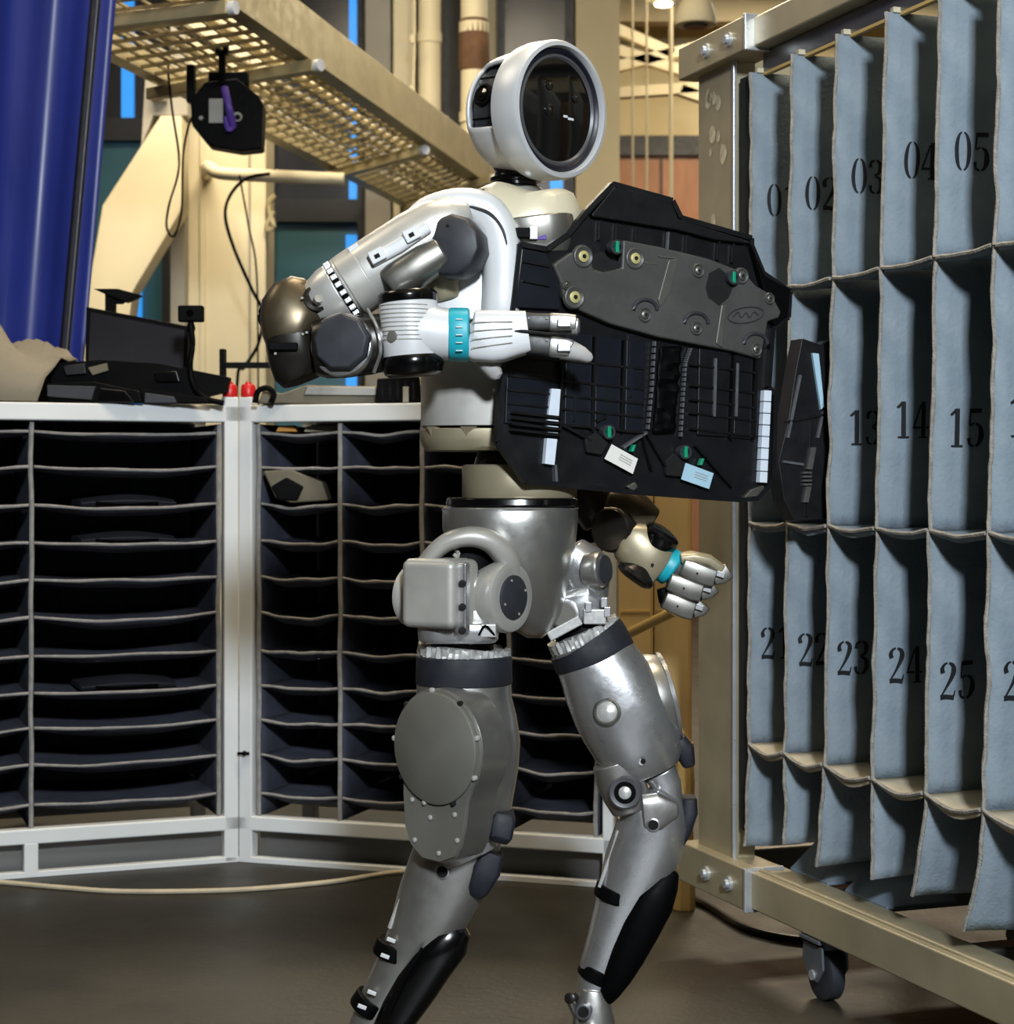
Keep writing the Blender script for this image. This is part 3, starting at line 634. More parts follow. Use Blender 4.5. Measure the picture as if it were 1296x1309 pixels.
for i in range(NC):
    for q, (z0, z1) in enumerate(rows):
        sk = q == 3
        zb = z0+(random.uniform(-.02, .02) if sk else 0)
        flare = (.05*random.random()-.015) if sk else 0
        tilt = [0, -.008, -.014, -.02][q]*.5
        def D(p, z):
            u = (z1-z)/(z1-z0)
            w = .0045*nz(z*8, p*8, i*3.3+q)+.002*nz(z*30, p*30, i+q*5.1)
            if sk: w += flare*u*u*(1-p/RD)*-1+.012*u*math.sin(p*20+i)*u
            return RK(i*STEP+w+lean(z, i), max(0.0, p)+(.004*nz(z*14, i, q) if p < .01 else 0), z)
        nzs = 18 if not sk else 10
        P = [[D(p, zb+(z1-zb)*k/nzs) for p in (0, .03, .06, .1, .16, .25, .36, RD)] for k in range(nzs+1)]
        b = MB(); b.grid(P); dv = build(b, 'divider', 'fabric_blue', rk, solid=.003, smooth=80)
        b = MB(); b.tube([D(0, zb+(z1-zb)*k/26)+nd*.0015*nz(k*.9, i, q) for k in range(27)], [.0034+.0012*nz(k*1.3, i, q*2) for k in range(27)], 6); build(b, 'hem', 'fabric_hem', dv)
        if q < 3 and i < 6:
            txt = '%d%d' % (q, i+1) if q else '0%d' % (i+1)
            b = MB(); zc = NUMZ[q]+random.uniform(-.008, .012); p0 = .026+random.uniform(-.002, .012)
            if q == 2: p0 -= .012
            for ch_i, ch in enumerate(txt):
                for st_ in G[ch]:
                    rowsP = [[], []]
                    for (l, r_) in st_:
                        for kk, (x, y) in enumerate((l, r_)):
                            p = p0+(x+ch_i*.56)*NH; z = zc+(y-.5)*NH
                            rowsP[kk].append(D(max(p, .011), z)+nd*.0032)
                    b.grid(rowsP)
            build(b, 'stencil_number', 'stencil', dv, smooth=80)
# end divider and bowed cell shelves
for i in range(NC):
    for q, z in enumerate(SH):
        bow = .0 if q == 0 else .003+.004*random.random()
        n = 8; sag = (.004, .007, .013)[q]; ph = random.random()*6
        def SP(u, p, top): return RK(i*STEP+lean(z, i)*(1-u)+lean(z, i+1)*u+.006+(STEP-.012)*u, p, z-sag*math.sin(math.pi*u)+.002*nz(u*4+ph, p*5)-(0 if top else .006+bow*.9*math.sin(math.pi*u)))
        P = [[SP(u/n, p, 1) for u in range(n+1)] for p in (RD, .3, .15, .05, 0)]
        P.append([SP(u/n, .004-bow*.2, 0) for u in range(n+1)])
        P.append([SP(u/n, .05, 0)+Vector((0, 0, .006)) for u in range(n+1)])
        b = MB(); b.grid(P); sh = build(b, 'shelf', 'corrugated' if q == 2 else 'fabric_blue', rk, solid=.0025, smooth=80)
        b = MB(); b.tube([SP(u/n, -.002, 1) for u in range(n+1)], .0036, 6); build(b, 'shelf_hem', 'fabric_hem', sh)
b = MB(); b.bar(RK(-.02, RD+.003, (.25+TOPZ)/2), RK(t1-.07, RD+.003, (.25+TOPZ)/2), .002, (TOPZ-.25)/2); build(b, 'back_sheet', 'rack_back', rk)

# black part already in slot 12 of the rack
i_ = 1
def SL(px_p, z, off): return RK(STEP*1+lean(z)+off, px_p, z)
r = thing('black_duct_part', 'narrow black plastic panel already slotted into the numbered rack', 'car part', RK(STEP*1.6, .1, SH[1]))
Ysl = RK(STEP*1.55, 0, 0).y
def PS(px, py, dd=0): 
    # plane leaning inside the slot: runs into the rack along its depth
    P0 = RK(STEP*1.62-.02, -.05, 0); k = (px-CX)/F
    s = (k*P0.y-P0.x)/(dp.x-k*dp.y); q = P0+dp*s
    return Vector((q.x, q.y, EYE+(CY-py)/F*q.y))+nd*dd
out = [(1021, 433), (1044, 441), (1060, 434), (1062, 480), (1060, 560), (1056, 663), (1012, 666), (998, 640), (991, 590), (1003, 540), (1012, 480)]
b = MB(); b.prism([PS(*p, .012) for p in out], [PS(*p, -.03) for p in out]); bp_ = build(b, 'body', 'panel_black', r, .003, tri=True)
q = [(1032, 452), (1040, 453), (1047, 520), (1043, 524)]
b = MB(); b.prism([PS(*p, .018) for p in q], [PS(*p, .01) for p in q]); build(b, 'reflector_strip', 'label_blue', r)
for q, m in (([(1030, 572), (1037, 572), (1032, 600), (1025, 600)], 'shield'), ([(1024, 622), (1031, 622), (1027, 642), (1020, 642)], 'shield')):
    b = MB(); b.prism([PS(*p, .018) for p in q], [PS(*p, .01) for p in q]); build(b, 'strip', m, r)
for k in range(4):
    y = 603+k*5; q = [(1021, y), (1032, y), (1031, y+2.5), (1020, y+2.5)]
    b = MB(); b.prism([PS(*p, .018) for p in q], [PS(*p, .01) for p in q]); build(b, 'strip', 'shield', r)
for a, c in (((998, 540), (1050, 530)), ((996, 590), (1022, 594)), ((1002, 560), (1018, 480)), ((1040, 560), (1047, 526)), ((1034, 540), (1026, 660))):
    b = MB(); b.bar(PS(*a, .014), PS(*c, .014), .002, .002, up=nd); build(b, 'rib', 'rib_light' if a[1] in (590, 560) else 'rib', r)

# ------------------------------------------------------------------ panel held by the robot
PK = .535; PY0 = 2.885; PX0 = (640-CX)/F*PY0
pn = Vector((PK, -1, 0)).normalized(); pu = Vector((1, PK, 0)).normalized()
def PN(px, py, h=0.0):
    k = (px-CX)/F; Y = (PY0-PK*PX0)/(1-PK*k)
    return Vector((k*Y, Y, EYE+(CY-py)/F*Y))+pn*h
def Z7(pts): return [(620+x/3.24, 230+y/3.24) for x, y in pts]
pan = thing('underbody_panel', 'large black ribbed plastic panel with grey shield held in the robot hand', 'car part', PN(810, 638))
def plate(name, pts, h0, h1, m, parent=pan, bevel=.002, label=None):
    b = MB(); b.prism([PN(*p, h1) for p in pts], [PN(*p, h0) for p in pts]); return build(b, name, m, parent, bevel, tri=True, label=label)
def seg(name, a, c, w, h, m, h0=.0, parent=pan):
    b = MB(); b.bar(PN(*a, h0+h/2), PN(*c, h0+h/2), w, h/2, up=pn); return build(b, name, m, parent)
outline = [(780.5, 236), (856, 257), (867, 279), (957, 305), (957, 314), (972, 350), (1006, 373), (1004, 406), (984, 420), (979, 495), (987, 505), (985, 614), (964, 637), (944, 639), (806, 629), (669, 615), (633, 565), (638, 500), (650, 440), (652, 397), (661, 313), (695, 319), (722, 301), (748, 270)]
plate('base_plate', outline, -.010, 0, 'panel_black', bevel=.003)
# raised rim
for k in range(len(outline)):
    a, c = outline[k], outline[(k+1) % len(outline)]; seg('rim', a, c, .004, .011, 'panel_black', -.001)
plate('top_flap', Z7([(520, 32), (755, 92), (785, 165), (1075, 255), (1080, 268), (930, 250), (780, 210), (430, 155), (428, 145)]), 0, .012, 'panel_black')
plate('side_wing', Z7([(140, 285), (240, 305), (290, 400), (300, 540), (110, 530)]), 0, .010, 'panel_blue')
for y in (350, 430): seg('rib', *Z7([(140, y-10), (250, y+12)]), .0015, .004, 'rib', .010)
plate('side_tab', Z7([(1085, 275), (1140, 400), (1245, 455), (1235, 565), (1180, 610), (1140, 480)]), 0, .014, 'black')
# ribs along the flap
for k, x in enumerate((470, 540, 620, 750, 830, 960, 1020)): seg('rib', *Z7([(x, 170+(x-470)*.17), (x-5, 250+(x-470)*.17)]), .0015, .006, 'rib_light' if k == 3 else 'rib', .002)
# lower trays
for x0, x1, m in ((85, 300, 'panel_blue'), (330, 440, 'panel_blue'), (455, 560, 'panel_blue'), (580, 655, 'panel_blue'), (880, 1010, 'panel_black'), (1030, 1105, 'panel_black')):
    y0 = 640+(x0-400)*.12 if x0 > 320 else 790; y1 = 1010+(x0-85)*.06
    plate('ribbed_field', Z7([(x0, y0), (x1, y0+(x1-x0)*.12), (x1-8, y1+8), (x0-8, y1)]), 0, .005, m)
for x in (312, 447, 568, 1020, 1112): seg('rib', *Z7([(x, 640+max(0, x-400)*.14), (x-14, 1010+x*.06)]), .0018, .012, 'rib')
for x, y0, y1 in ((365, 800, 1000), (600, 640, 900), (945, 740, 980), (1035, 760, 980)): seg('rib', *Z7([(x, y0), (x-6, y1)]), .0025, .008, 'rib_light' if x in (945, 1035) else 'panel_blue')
for y in (745, 830, 890, 945, 1010): seg('rib', *Z7([(85, y-20), (650, y+38)]), .0016, .0075, 'rib'); seg('rib', *Z7([(840, y+20), (1115, y+55)]), .0016, .0075, 'rib')
for k in range(4): seg('vent_bar', *Z7([(95, 962+k*24), (298, 985+k*24)]), .002, .010, 'rib', .004)
# beaded silver seams and crumpled centre strip
for q in ([(690, 670), (680, 860), (662, 1040)], [(840, 700), (818, 760), (808, 900), (798, 1070)]):
    P = Z7(q)
    for a, c in zip(P, P[1:]):
        for k in range(7):
            u0, u1 = k/7, (k+.72)/7
            seg('seam_bead', (a[0]+(c[0]-a[0])*u0, a[1]+(c[1]-a[1])*u0), (a[0]+(c[0]-a[0])*u1, a[1]+(c[1]-a[1])*u1), .0015, .008, 'rib_light', .003)
P = []
for k in range(22):
    y = 690+k*17; row = []
    for j in range(8):
        x = 712+(800-712)*j/7-k*1.3; px, py = Z7([(x, y)])[0]; row.append(PN(px, py, .006+.006*nz(x*.03, y*.03, 3)+.004*abs(math.sin(y*.06+x*.02))))
    P.append(row)
b = MB(); b.grid(P); build(b, 'crumpled_strip', 'black', pan, solid=.002, smooth=30)
# lower triangular web
for a, c in ((((660, 1045), (560, 1110))), ((655, 1045), (740, 1190)), ((640, 1050), (680, 1200)), ((300, 1010), (430, 1080)), ((860, 1100), (1010, 1270)), ((450, 1000), (490, 980)), ((280, 1180), (285, 1260))):
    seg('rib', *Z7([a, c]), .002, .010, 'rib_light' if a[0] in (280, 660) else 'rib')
# shield plate
sh_o = Z7([(262, 355), (335, 305), (410, 300), (430, 372), (470, 384), (545, 368), (550, 252), (700, 280), (900, 328), (1050, 385), (1100, 440), (1165, 478), (1205, 550), (1195, 575), (1150, 590), (1138, 660), (1120, 745), (1000, 712), (700, 655), (500, 600), (375, 545), (305, 490), (290, 420)])
shd = plate('shield_plate', sh_o, 0, .016, 'shield', bevel=.004, label='dark grey metal heat shield')
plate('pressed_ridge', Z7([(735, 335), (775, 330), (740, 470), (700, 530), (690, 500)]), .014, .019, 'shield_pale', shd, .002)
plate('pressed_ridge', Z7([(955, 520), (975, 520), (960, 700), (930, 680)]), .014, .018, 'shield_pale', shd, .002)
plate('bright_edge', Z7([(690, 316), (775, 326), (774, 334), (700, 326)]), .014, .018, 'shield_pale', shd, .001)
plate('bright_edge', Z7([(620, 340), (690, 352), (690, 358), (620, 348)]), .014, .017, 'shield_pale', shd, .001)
plate('opening', Z7([(890, 450), (905, 390), (945, 368), (985, 400), (1005, 440), (985, 490), (945, 525), (900, 490)]), .012, .0168, 'hole', shd, 0)
plate('opening', Z7([(418, 320), (470, 300), (500, 330), (545, 345), (545, 370), (470, 384), (432, 376)]), 0, .012, 'hole', pan, 0)
def boss(x, y, r0, m, m2, h=.016, hole=True, par=None, dish=True):
    px, py = Z7([(x, y)])[0]; c = PN(px, py, h)
    par = par or shd
    if dish:
        b = MB(); b.lathe(c, pn, [(-2, r0*2.1), (2.2, r0*1.9), (3, r0*1.7), (1.2, r0*1.3)], 24); build(b, 'dimple', 'shield', par)
    b = MB(); b.lathe(c, pn, [(0, r0), (.004/PX, r0), (.005/PX, r0*.75)], 20); g = build(b, 'grommet', m, par)
    if hole:
        b = MB(); b.lathe(c, pn, [(.003/PX, r0*.42), (.0058/PX, r0*.38)], 14); build(b, 'fastener', m2, par)
for x, y, r0 in ((383, 322, 7.2), (597, 330, 7.0), (347, 490, 7.4)): boss(x, y, r0, 'grommet', 'hole')
for x, y, r0 in ((637, 562, 5), (850, 618, 4.6), (1097, 705, 4.6), (858, 380, 4.8), (1037, 402, 5.5), (1152, 495, 4), (312, 440, 3)): boss(x, y, r0, 'silver_dark', 'hole')
for x, y in ((640, 545), (850, 600), (1095, 685)):
    px, py = Z7([(x, y)])[0]; b = MB(); b.tube([PN(px+15*math.cos(a), py+13*math.sin(a)*1.1, .0165) for a in [math.pi*(1.02+.96*k/12) for k in range(13)]], .0035, 8); build(b, 'pressed_arc', 'joint_dark', shd)
# pressed oval mark on the shield
px, py = Z7([(1055, 563)])[0]
b = MB(); b.tube([PN(px+24*math.cos(a)*.95, py+10*math.sin(a)+3*math.cos(a)*-1, .0165) for a in [2*math.pi*k/24 for k in range(25)]], .0012, 6); build(b, 'pressed_oval', 'joint_dark', shd)
b = MB(); b.tube([PN(px+x, py+y, .0165) for x, y in ((-16, 2), (-10, -4), (-6, 3), (0, -3), (5, 3), (10, -4), (16, 0))], .0012, 6, 4); build(b, 'pressed_mark', 'joint_dark', shd)
# clips with green pins
def clip(x, y, r0, ang, h0=.004):
    px, py = Z7([(x, y)])[0]; c = PN(px, py, h0)
    k = thing_part = MB(); k.lathe(c, pn, [(0, r0), (.014/PX, r0), (.014/PX, r0*.62), (.006/PX, r0*.6)], 20, cap=False); k2 = build(k, 'clip', 'joint_dark', pan)
    b = MB(); b.box(c+pn*.012, (.003, .009, .004), pu, pn*0+Vector((0, 0, 1)), pn); build(b, 'green_pin', 'green', k2, .001)
    b = MB(); b.lathe(c, pn, [(.001/PX, r0*.6), (.005/PX, r0*.6)], 16); build(b, 'socket', 'hole', k2)
for x, y, h0 in ((512, 285, .012), (990, 410, .014), (490, 1045, .004), (806, 1128, .004)): clip(x, y, 9.2, 0, h0)
for x, y in ((597, 1112), (880, 1168)):
    px, py = Z7([(x, y)])[0]; b = MB(); b.box(PN(px, py, .009), (.0025, .005, .006), pu, pn, (Vector((0, 0, 1))+pu*.4).normalized()); build(b, 'green_tab', 'green', pan, .001)
for q in ([(400, 1075), (450, 1045), (500, 1090), (470, 1140), (410, 1130)], [(730, 1170), (770, 1130), (815, 1170), (800, 1230), (740, 1225)]): plate('clip_tower', Z7(q), 0, .010, 'hole')
def tagl(pts, m):
    P = Z7(pts); l = plate('paper_label', P, .010, .0108, m, bevel=0)
    a, b_, c, d = [Vector((*p, 0)) for p in P]
    for v in (.3, .45, .6): 
        q = [a.lerp(b_, .4).lerp(d.lerp(c, .4), v), a.lerp(b_, .85).lerp(d.lerp(c, .85), v)]
        seg('print_line', (q[0].x, q[0].y), (q[1].x, q[1].y), .0006, .0004, 'tag_grey', .0108, l)
tagl([(510, 1095), (618, 1155), (597, 1218), (480, 1155)], 'label_white')
tagl([(815, 1172), (931, 1215), (912, 1280), (797, 1240)], 'label_blue')
for q in ([(262, 865), (300, 868), (292, 985), (248, 978)], [(247, 992), (291, 996), (290, 1008), (246, 1004)], [(246, 1018), (290, 1022), (289, 1034), (245, 1030)], [(245, 1044), (289, 1048), (288, 1060), (244, 1056)], [(243, 1070), (286, 1074), (274, 1182), (234, 1176)]):
    plate('white_strip', Z7(q), 0, .011, 'white_strip', bevel=.001)
for k in range(8):
    y = 872+k*48; s = k*2.4
    plate('white_strip', Z7([(1140-s, y), (1170-s, y+2), (1168-s, y+47), (1137-s, y+45)]), 0, .012, 'white_strip', bevel=.001)
plate('corner_notch', [(944, 639), (956, 626), (972, 620), (976, 628), (962, 637)], .0, .010, 'silver_dark')
plate('edge_nick', [(797, 622), (808, 616), (812, 622), (806, 629)], .0, .010, 'silver_dark')

# ------------------------------------------------------------------ the robot
rb = thing('humanoid_robot', 'silver and white humanoid robot with a round black face, walking with a panel', 'robot', WZ(640, 0, R0))
def part(mb, name, m, par=None, bevel=0.0, **k): return build(mb, name, m, par or rb, bevel, **k)
def limb(name, secs, m, d=0.0, par=None, e=2.3, n=28, bevel=.003, **k):
    return part(MB().limb(secs, d, n, e), name, m, par, bevel, **k)
def disc(name, px, py, d, axis, prof, m, par=None, n=36, bevel=0.0):
    return part(MB().lathe(V(px, py, d), axis, prof, n), name, m, par, bevel)
def bolts(pts, d, axis, r, par, m='hole', name='bolt', h=2.5):
    for x, y in pts: disc(name, x, y, d, axis, [(-2, r), (h*.6, r), (h, r*.7)], m, par, 12)
UP = Vector((0, 0, 1))
FWD = Vector((.707, -.707, 0))

# --- head: drum with a round black glass face
ha = Vector((.72, -.69, -.05)).normalized(); hc = V(712, 141, -.03)      # face centre, axis
def HP(t): return hc+ha*t*PX
n = 64
hl = part(MB().lathe(hc, ha, [(-30, 70), (-34, 85.5), (-24, 87.5), (4, 87.5), (9, 85), (10, 80), (6, 78), (-4, 77)], n, cap=False), 'head', 'head_white')
part(MB().lathe(hc, ha, [(-6, 77), (3, 77.5), (5, 74), (2, 70), (-1, 69)], n, cap=False), 'face_bezel', 'blue_black', hl)
part(MB().lathe(hc, ha, [(-3, 71), (2, 70), (3, 66.5), (0, 64)], n, cap=False), 'face_ring', 'ring_grey', hl)
part(MB().lathe(hc, ha, [(-6, 67), (-1, 66), (1, 45), (2, .5)], n), 'face_glass', 'glass_black', hl)
hu = UP-ha*UP.dot(ha); hu.normalize(); hs = ha.cross(hu)                   # up and side within the face
if hs.x < 0: hs = -hs
for x, y, r in ((-17, 29, 6.5), (32, 20, 6.5), (-16, -2, 8)):
    c = hc+hs*x*PX+hu*y*PX
    part(MB().lathe(c, ha, [(-4, r), (2.4, r), (2.6, r*.7)], 20), 'face_sensor', 'lens', hl)
    part(MB().lathe(c+hu*1.5*PX, ha, [(2, r*.25), (3.0, r*.2)], 10), 'sensor_glint', 'ring_grey', hl)
for x, y, w in ((14, -6, 4), (24, -8, 5.5)):
    part(MB().box(hc+hs*x*PX+hu*y*PX+ha*2.2*PX, (w*PX, 1.6*PX, .4*PX), hs, hu, ha), 'indicator', 'lens_white', hl, .0005)
# drum behind the face with a side window
prof = [(-30, 80), (-34, 76.5), (-62, 76), (-82, 73), (-94, 66), (-101, 52), (-104, 30)]
ax_u = hu; ax_w = hs
def drum(t, r, a): return hc+ha*t*PX+(ax_u*math.cos(a)+ax_w*math.sin(a))*r*PX
b = MB(); N = 72
def prof_r(t):
    for (a, ra), (c2, rc) in zip(prof, prof[1:]):
        if c2 <= t <= a: return ra+(rc-ra)*(a-t)/(a-c2)
    return 30
ts_ = [-30, -34, -40, -48, -56, -64, -72, -78, -84, -90, -94, -98, -101, -104]
vid = {}
for i, t in enumerate(ts_):
    for j in range(N): vid[i, j] = len(b.v); b.v.append(drum(t, prof_r(t), 2*math.pi*j/N))
for i in range(len(ts_)-1):
    for j in range(N):
        am = math.degrees(2*math.pi*(j+.5)/N) % 360; tm = (ts_[i]+ts_[i+1])/2
        if -92 < tm < -36 and 248 < am < 318: continue          # window on the robot's right side
        b.f.append((vid[i, j], vid[i, (j+1) % N], vid[i+1, (j+1) % N], vid[i+1, j]))
b.f.append(tuple(vid[len(ts_)-1, j] for j in range(N)))
part(b, 'drum_shell', 'head_white', hl, solid=.006)
part(MB().lathe(hc, ha, [(-20, 67), (-80, 67), (-92, 58), (-96, 40)], 48), 'drum_core', 'joint_dark', hl)
wa = math.radians(283)
for t, dz in ((-66, 0),):
    c = drum(t, 66, wa); nrm = (ax_u*math.cos(wa)+ax_w*math.sin(wa)).normalized()
    part(MB().lathe(c, nrm, [(0, 15), (4, 15), (5, 12), (3, 11)], 24), 'side_camera', 'black', hl)
    part(MB().lathe(c, nrm, [(2, 9), (5, 8), (6, 4)], 20), 'lens', 'lens', hl)
for a in (258, 306):
    a = math.radians(a); part(MB().tube([drum(t, 67, a) for t in (-40, -60, -84)], .0018, 6), 'groove', 'black', hl)
# dark underside and neck
limb('neck_mount', [(655, 196, 26, 26), (652, 214, 24, 24), (652, 218, 20, 20)], 'bronze_dark', .03, hl)
nk = part(MB().lathe(V(659, 240, .03), UP, [(-14, 31), (0, 32), (2, 28), (6, 28), (7, 33), (12, 33), (14, 28), (20, 26), (32, 24)], 32), 'neck', 'black_gloss')
part(MB().lathe(V(662, 250, .03), UP, [(-8, 36), (6, 33), (9, 30)], 32), 'neck_ring', 'silver_bright', nk)
part(MB().tube([V(596, 262, -.01), V(608, 250, -.02), V(622, 244, -.02), V(634, 236, 0)], .005, 8, 5), 'neck_cable', 'black', nk)

# --- torso
co = limb('collar', [(662, 244, 32, 36), (660, 250, 50, 50), (660, 259, 64, 62), (666, 275, 72, 72), (672, 290, 74, 74), (674, 304, 70, 74)], 'robot_cream', .02, e=2.4, n=40)
limb('chest_frame', [(680, 284, 54, 66), (682, 300, 54, 68), (684, 330, 50, 60)], 'silver_dark', .0, co, e=3)
part(MB().box(V(668, 298, -.098), (.012, .006, .008)), 'connector', 'black', co, .002)
part(MB().box(V(690, 303, -.075), (.010, .006, .005)), 'connector', 'purple', co, .001)
part(MB().box(V(682, 298, -.085), (.006, .006, .010)), 'connector', 'foil', co, .001)
to = limb('torso', [(612, 268, 34, 40), (616, 276, 62, 60), (618, 292, 76, 72), (620, 330, 82, 78), (621, 390, 83, 80), (620, 450, 82, 80), (619, 500, 81, 79), (619, 546, 81, 78)], 'torso_grey', .03, e=2.7, n=44)
lo = limb('torso_skirt', [(619, 549, 82, 78.5), (619, 562, 82, 79), (618, 572, 80, 77), (618, 577, 74, 72)], 'waist_beige', .03, e=2.7, n=44)
def torso_y(px, off=0):
    x = min(1, abs(px-619)/82); return .03-78*PX*(1-x**2.7)**(1/2.7)-off
for cx, w in ((554, 9), (599, 11), (642, 10)):
    d = torso_y(cx, .002)
    part(MB().prism([V(x, y, d) for x, y in ((cx-w, 545), (cx+w, 545), (cx+3, 557), (cx-3, 557))], [V(x, y, d+.01) for x, y in ((cx-w, 545), (cx+w, 545), (cx+3, 557), (cx-3, 557))]), 'seam_notch', 'bronze', lo)
b = MB()
for i in range(14):
    for j in range(9):
        px, py = 562+i*3.3, 478+j*3.2; c = V(px, py, torso_y(px, .0002)); b.lathe(c, (0, -1, 0), [(-1, .8), (.3, .8)], 6)
part(b, 'vent_holes', 'joint_dark', to, kind='stuff')
limb('waist', [(652, 566, 40, 40), (654, 582, 50, 48), (660, 598, 66, 62), (662, 604, 66, 62)], 'bronze_dark', .02)
wr = limb('waist_ring', [(664, 594, 71.5, 68), (664, 597, 73.5, 70), (664, 634, 73.5, 70), (664, 640, 70, 68)], 'waist_beige', .01, n=48)
limb('hip_bearing', [(655, 636, 84, 78), (655, 647, 86, 80)], 'black_gloss', .01, n=48)
# shoulder shell: white band arching over the shoulder and down the chest side
P = [(528, 284, -.06), (548, 270, -.07), (580, 263, -.075), (612, 268, -.07), (632, 288, -.07), (641, 320, -.07), (642, 360, -.07), (640, 400, -.07), (636, 420, -.06)]
C = catmull([V(*p) for p in P], 4); rings = []
for i, c in enumerate(C):
    a = (C[min(i+1, len(C)-1)]-C[max(0, i-1)]).normalized(); u = a.cross(Vector((0, 1, 0))).normalized(); w = u.cross(a)
    wd_ = 12+13*min(1, i/14)
    rings.append([c+u*PX*wd_*math.copysign(abs(math.cos(t))**.6, math.cos(t))+w*PX*36*math.copysign(abs(math.sin(t))**.6, math.sin(t)) for t in [2*math.pi*k/20 for k in range(20)]])
ss = part(MB().loft(rings), 'shoulder_shell', 'robot_white', None, .002)
limb('side_panel', [(590, 345, 44, 30), (592, 380, 50, 34), (594, 412, 50, 34)], 'robot_white', -.045, ss, e=3.4)
limb('shoulder_link', [(560, 330, 22, 26), (566, 360, 24, 28), (572, 384, 16, 18)], 'waist_beige', -.075, ss, e=2.6)
part(MB().limb([(651, 362, 5, 12), (649, 380, 8, 16), (648, 398, 7, 16)], -.085, 14), 'buckle', 'bronze', ss)
part(MB().tube([V(596, 263, -.115), V(625, 272, -.118), V(643, 295, -.115), V(650, 330, -.11)], .0022, 6, 5), 'shell_seam', 'joint_dark', ss)
sd_ = Vector((-.30, -.95, .06)).normalized()
sm = disc('shoulder_motor', 582, 317, -.13, sd_, [(-26, 36), (-10, 39), (14, 39.5), (21, 37), (24, 31), (25, 2)], 'joint_dark', None, 11, .003)
for x, y in ((572, 288), (606, 306), (590, 350)): disc('bolt', x, y, -.158, sd_, [(-2, 1.6), (1.5, 1.6)], 'hole', sm, 10)

# --- right arm (elbow drawn back)
ua = limb('upper_arm', [(602, 272, 16, 24), (586, 278, 30, 34), (560, 293, 40, 42), (530, 312, 42, 44), (490, 338, 42, 44), (452, 362, 41.5, 43), (441, 369, 40, 42)], 'arm_silver', -.10, e=2.3, n=36)
limb('actuator_cover', [(566, 322, 20, 26), (545, 335, 24, 30), (508, 360, 25, 31), (498, 367, 23, 28)], 'silver_dark', -.135, ua, e=2.6)
limb('arm_strip', [(548, 290, 8, 8), (510, 315, 9, 8), (474, 334, 9, 8)], 'robot_white', -.153, ua, e=4)
for (x, y) in ((526, 300), (482, 327)):
    a = (V(510, 315, 0)-V(474, 334, 0)).normalized(); u = a.cross(Vector((0, 1, 0)))
    k = part(MB().box(V(x, y, -.163), (.012, .010, .005), a, u, (0, 1, 0)), 'bracket', 'robot_white', ua, .002)
    part(MB().box(V(x, y, -.169), (.004, .003, .001), a, u, (0, 1, 0)), 'slot', 'hole', ua)
limb('end_collar', [(470, 352, 42.5, 44.5), (445, 368, 42, 44)], 'torso_grey', -.10, ua, n=36)
b = MB()
for (gx, gy) in ((447, 348), (460, 360)):
    for i in range(4):
        for j in range(4):
            b.lathe(V(gx+i*3+j*.5, gy-i*1.2+j*2.6, -.146), (-.3, -.95, .2), [(-3, .8), (1.5, .8)], 6)
part(b, 'vent_holes', 'joint_dark', ua, kind='stuff')
limb('indicator', [(458, 314, 4, 3), (446, 321, 4, 3)], 'lens_white', -.134, ua, e=4, n=12, bevel=.001)
er = limb('elbow_ring', [(442, 369, 37, 40), (434, 374, 37, 40)], 'black', -.10, n=36)
for k in range(9):
    t = -1.1+2.4*k/8
    c = V(438, 371.5, -.10)
    a = (V(434, 374)-V(442, 369)).normalized(); u = a.cross(Vector((0, 1, 0))).normalized()
    part(MB().box(c+u*PX*37.5*math.sin(t)*-1+Vector((0, -1, 0))*PX*40*math.cos(t), (.005, .004, .004), a, u, (0, 1, 0)), 'ring_tooth', 'silver_bright', er, .001)
limb('elbow_cone', [(434, 374, 40, 42), (424, 380, 39, 41), (408, 390, 33, 36), (398, 396, 26, 30)], 'arm_silver', -.10, er, n=36)
eb_ = limb('elbow_housing', [(396, 364, 10, 14), (390, 369, 24, 26), (382, 380, 36, 36), (376, 397, 42, 42), (372, 412, 39, 44), (371, 428, 35, 45), (372, 436, 32, 43)], 'bronze', -.10, e=3.0, n=36, bevel=.005)
limb('elbow_lower_shaded', [(373, 424, 33, 44), (374, 440, 33, 45), (377, 458, 33, 44), (383, 472, 34, 40), (389, 482, 30, 34), (391, 487, 20, 24)], 'bronze_dark', -.10, eb_, e=3.2, n=36, bevel=.004)  # darker than the half above: the lighting gradient is painted into the metal
disc('elbow_bearing', 404, 383, -.135, (.3, -.85, .35), [(-12, 17), (4, 17), (6, 13), (2, 11)], 'bronze_dark', eb_, 24)
part(MB().lathe(V(406, 384, -.147), (.3, -.85, .35), [(0, 6), (5, 5)], 16), 'axle_nut', 'silver_bright', eb_)
part(MB().box(V(362, 443, -.157), (.022, .004, .006)), 'slot_cover', 'black', eb_, .002)
for x, y in ((386, 381), (387, 427), (392, 425), (352, 452)): disc('bolt', x, y, -.153, (0, -1, 0), [(-4, 2), (1.5, 1.6)], 'tag_grey', eb_, 10)
part(MB().tube([V(340, 385, -.09), V(332, 404, -.09), V(338, 420, -.11)], .004, 8, 4), 'elbow_cable', 'black', eb_)
fa = limb('forearm', [(402, 446, 34, 36), (416, 445, 39, 42), (440, 443, 40, 43), (470, 441, 38, 41), (500, 436, 36, 38), (515, 432, 30, 34)], 'bronze_dark', -.13, e=2.5, n=36)
fd = Vector((-.22, -.97, .05)).normalized()
disc('joint_collar', 437, 441, -.168, fd, [(-30, 36), (-8, 38.5), (2, 39), (5, 37.5), (6, 35)], 'silver_bright', fa, 36)
disc('joint_cap', 438, 438, -.176, fd, [(-6, 36), (6, 36), (10, 33), (12, 2)], 'joint_dark', fa, 9, .003)
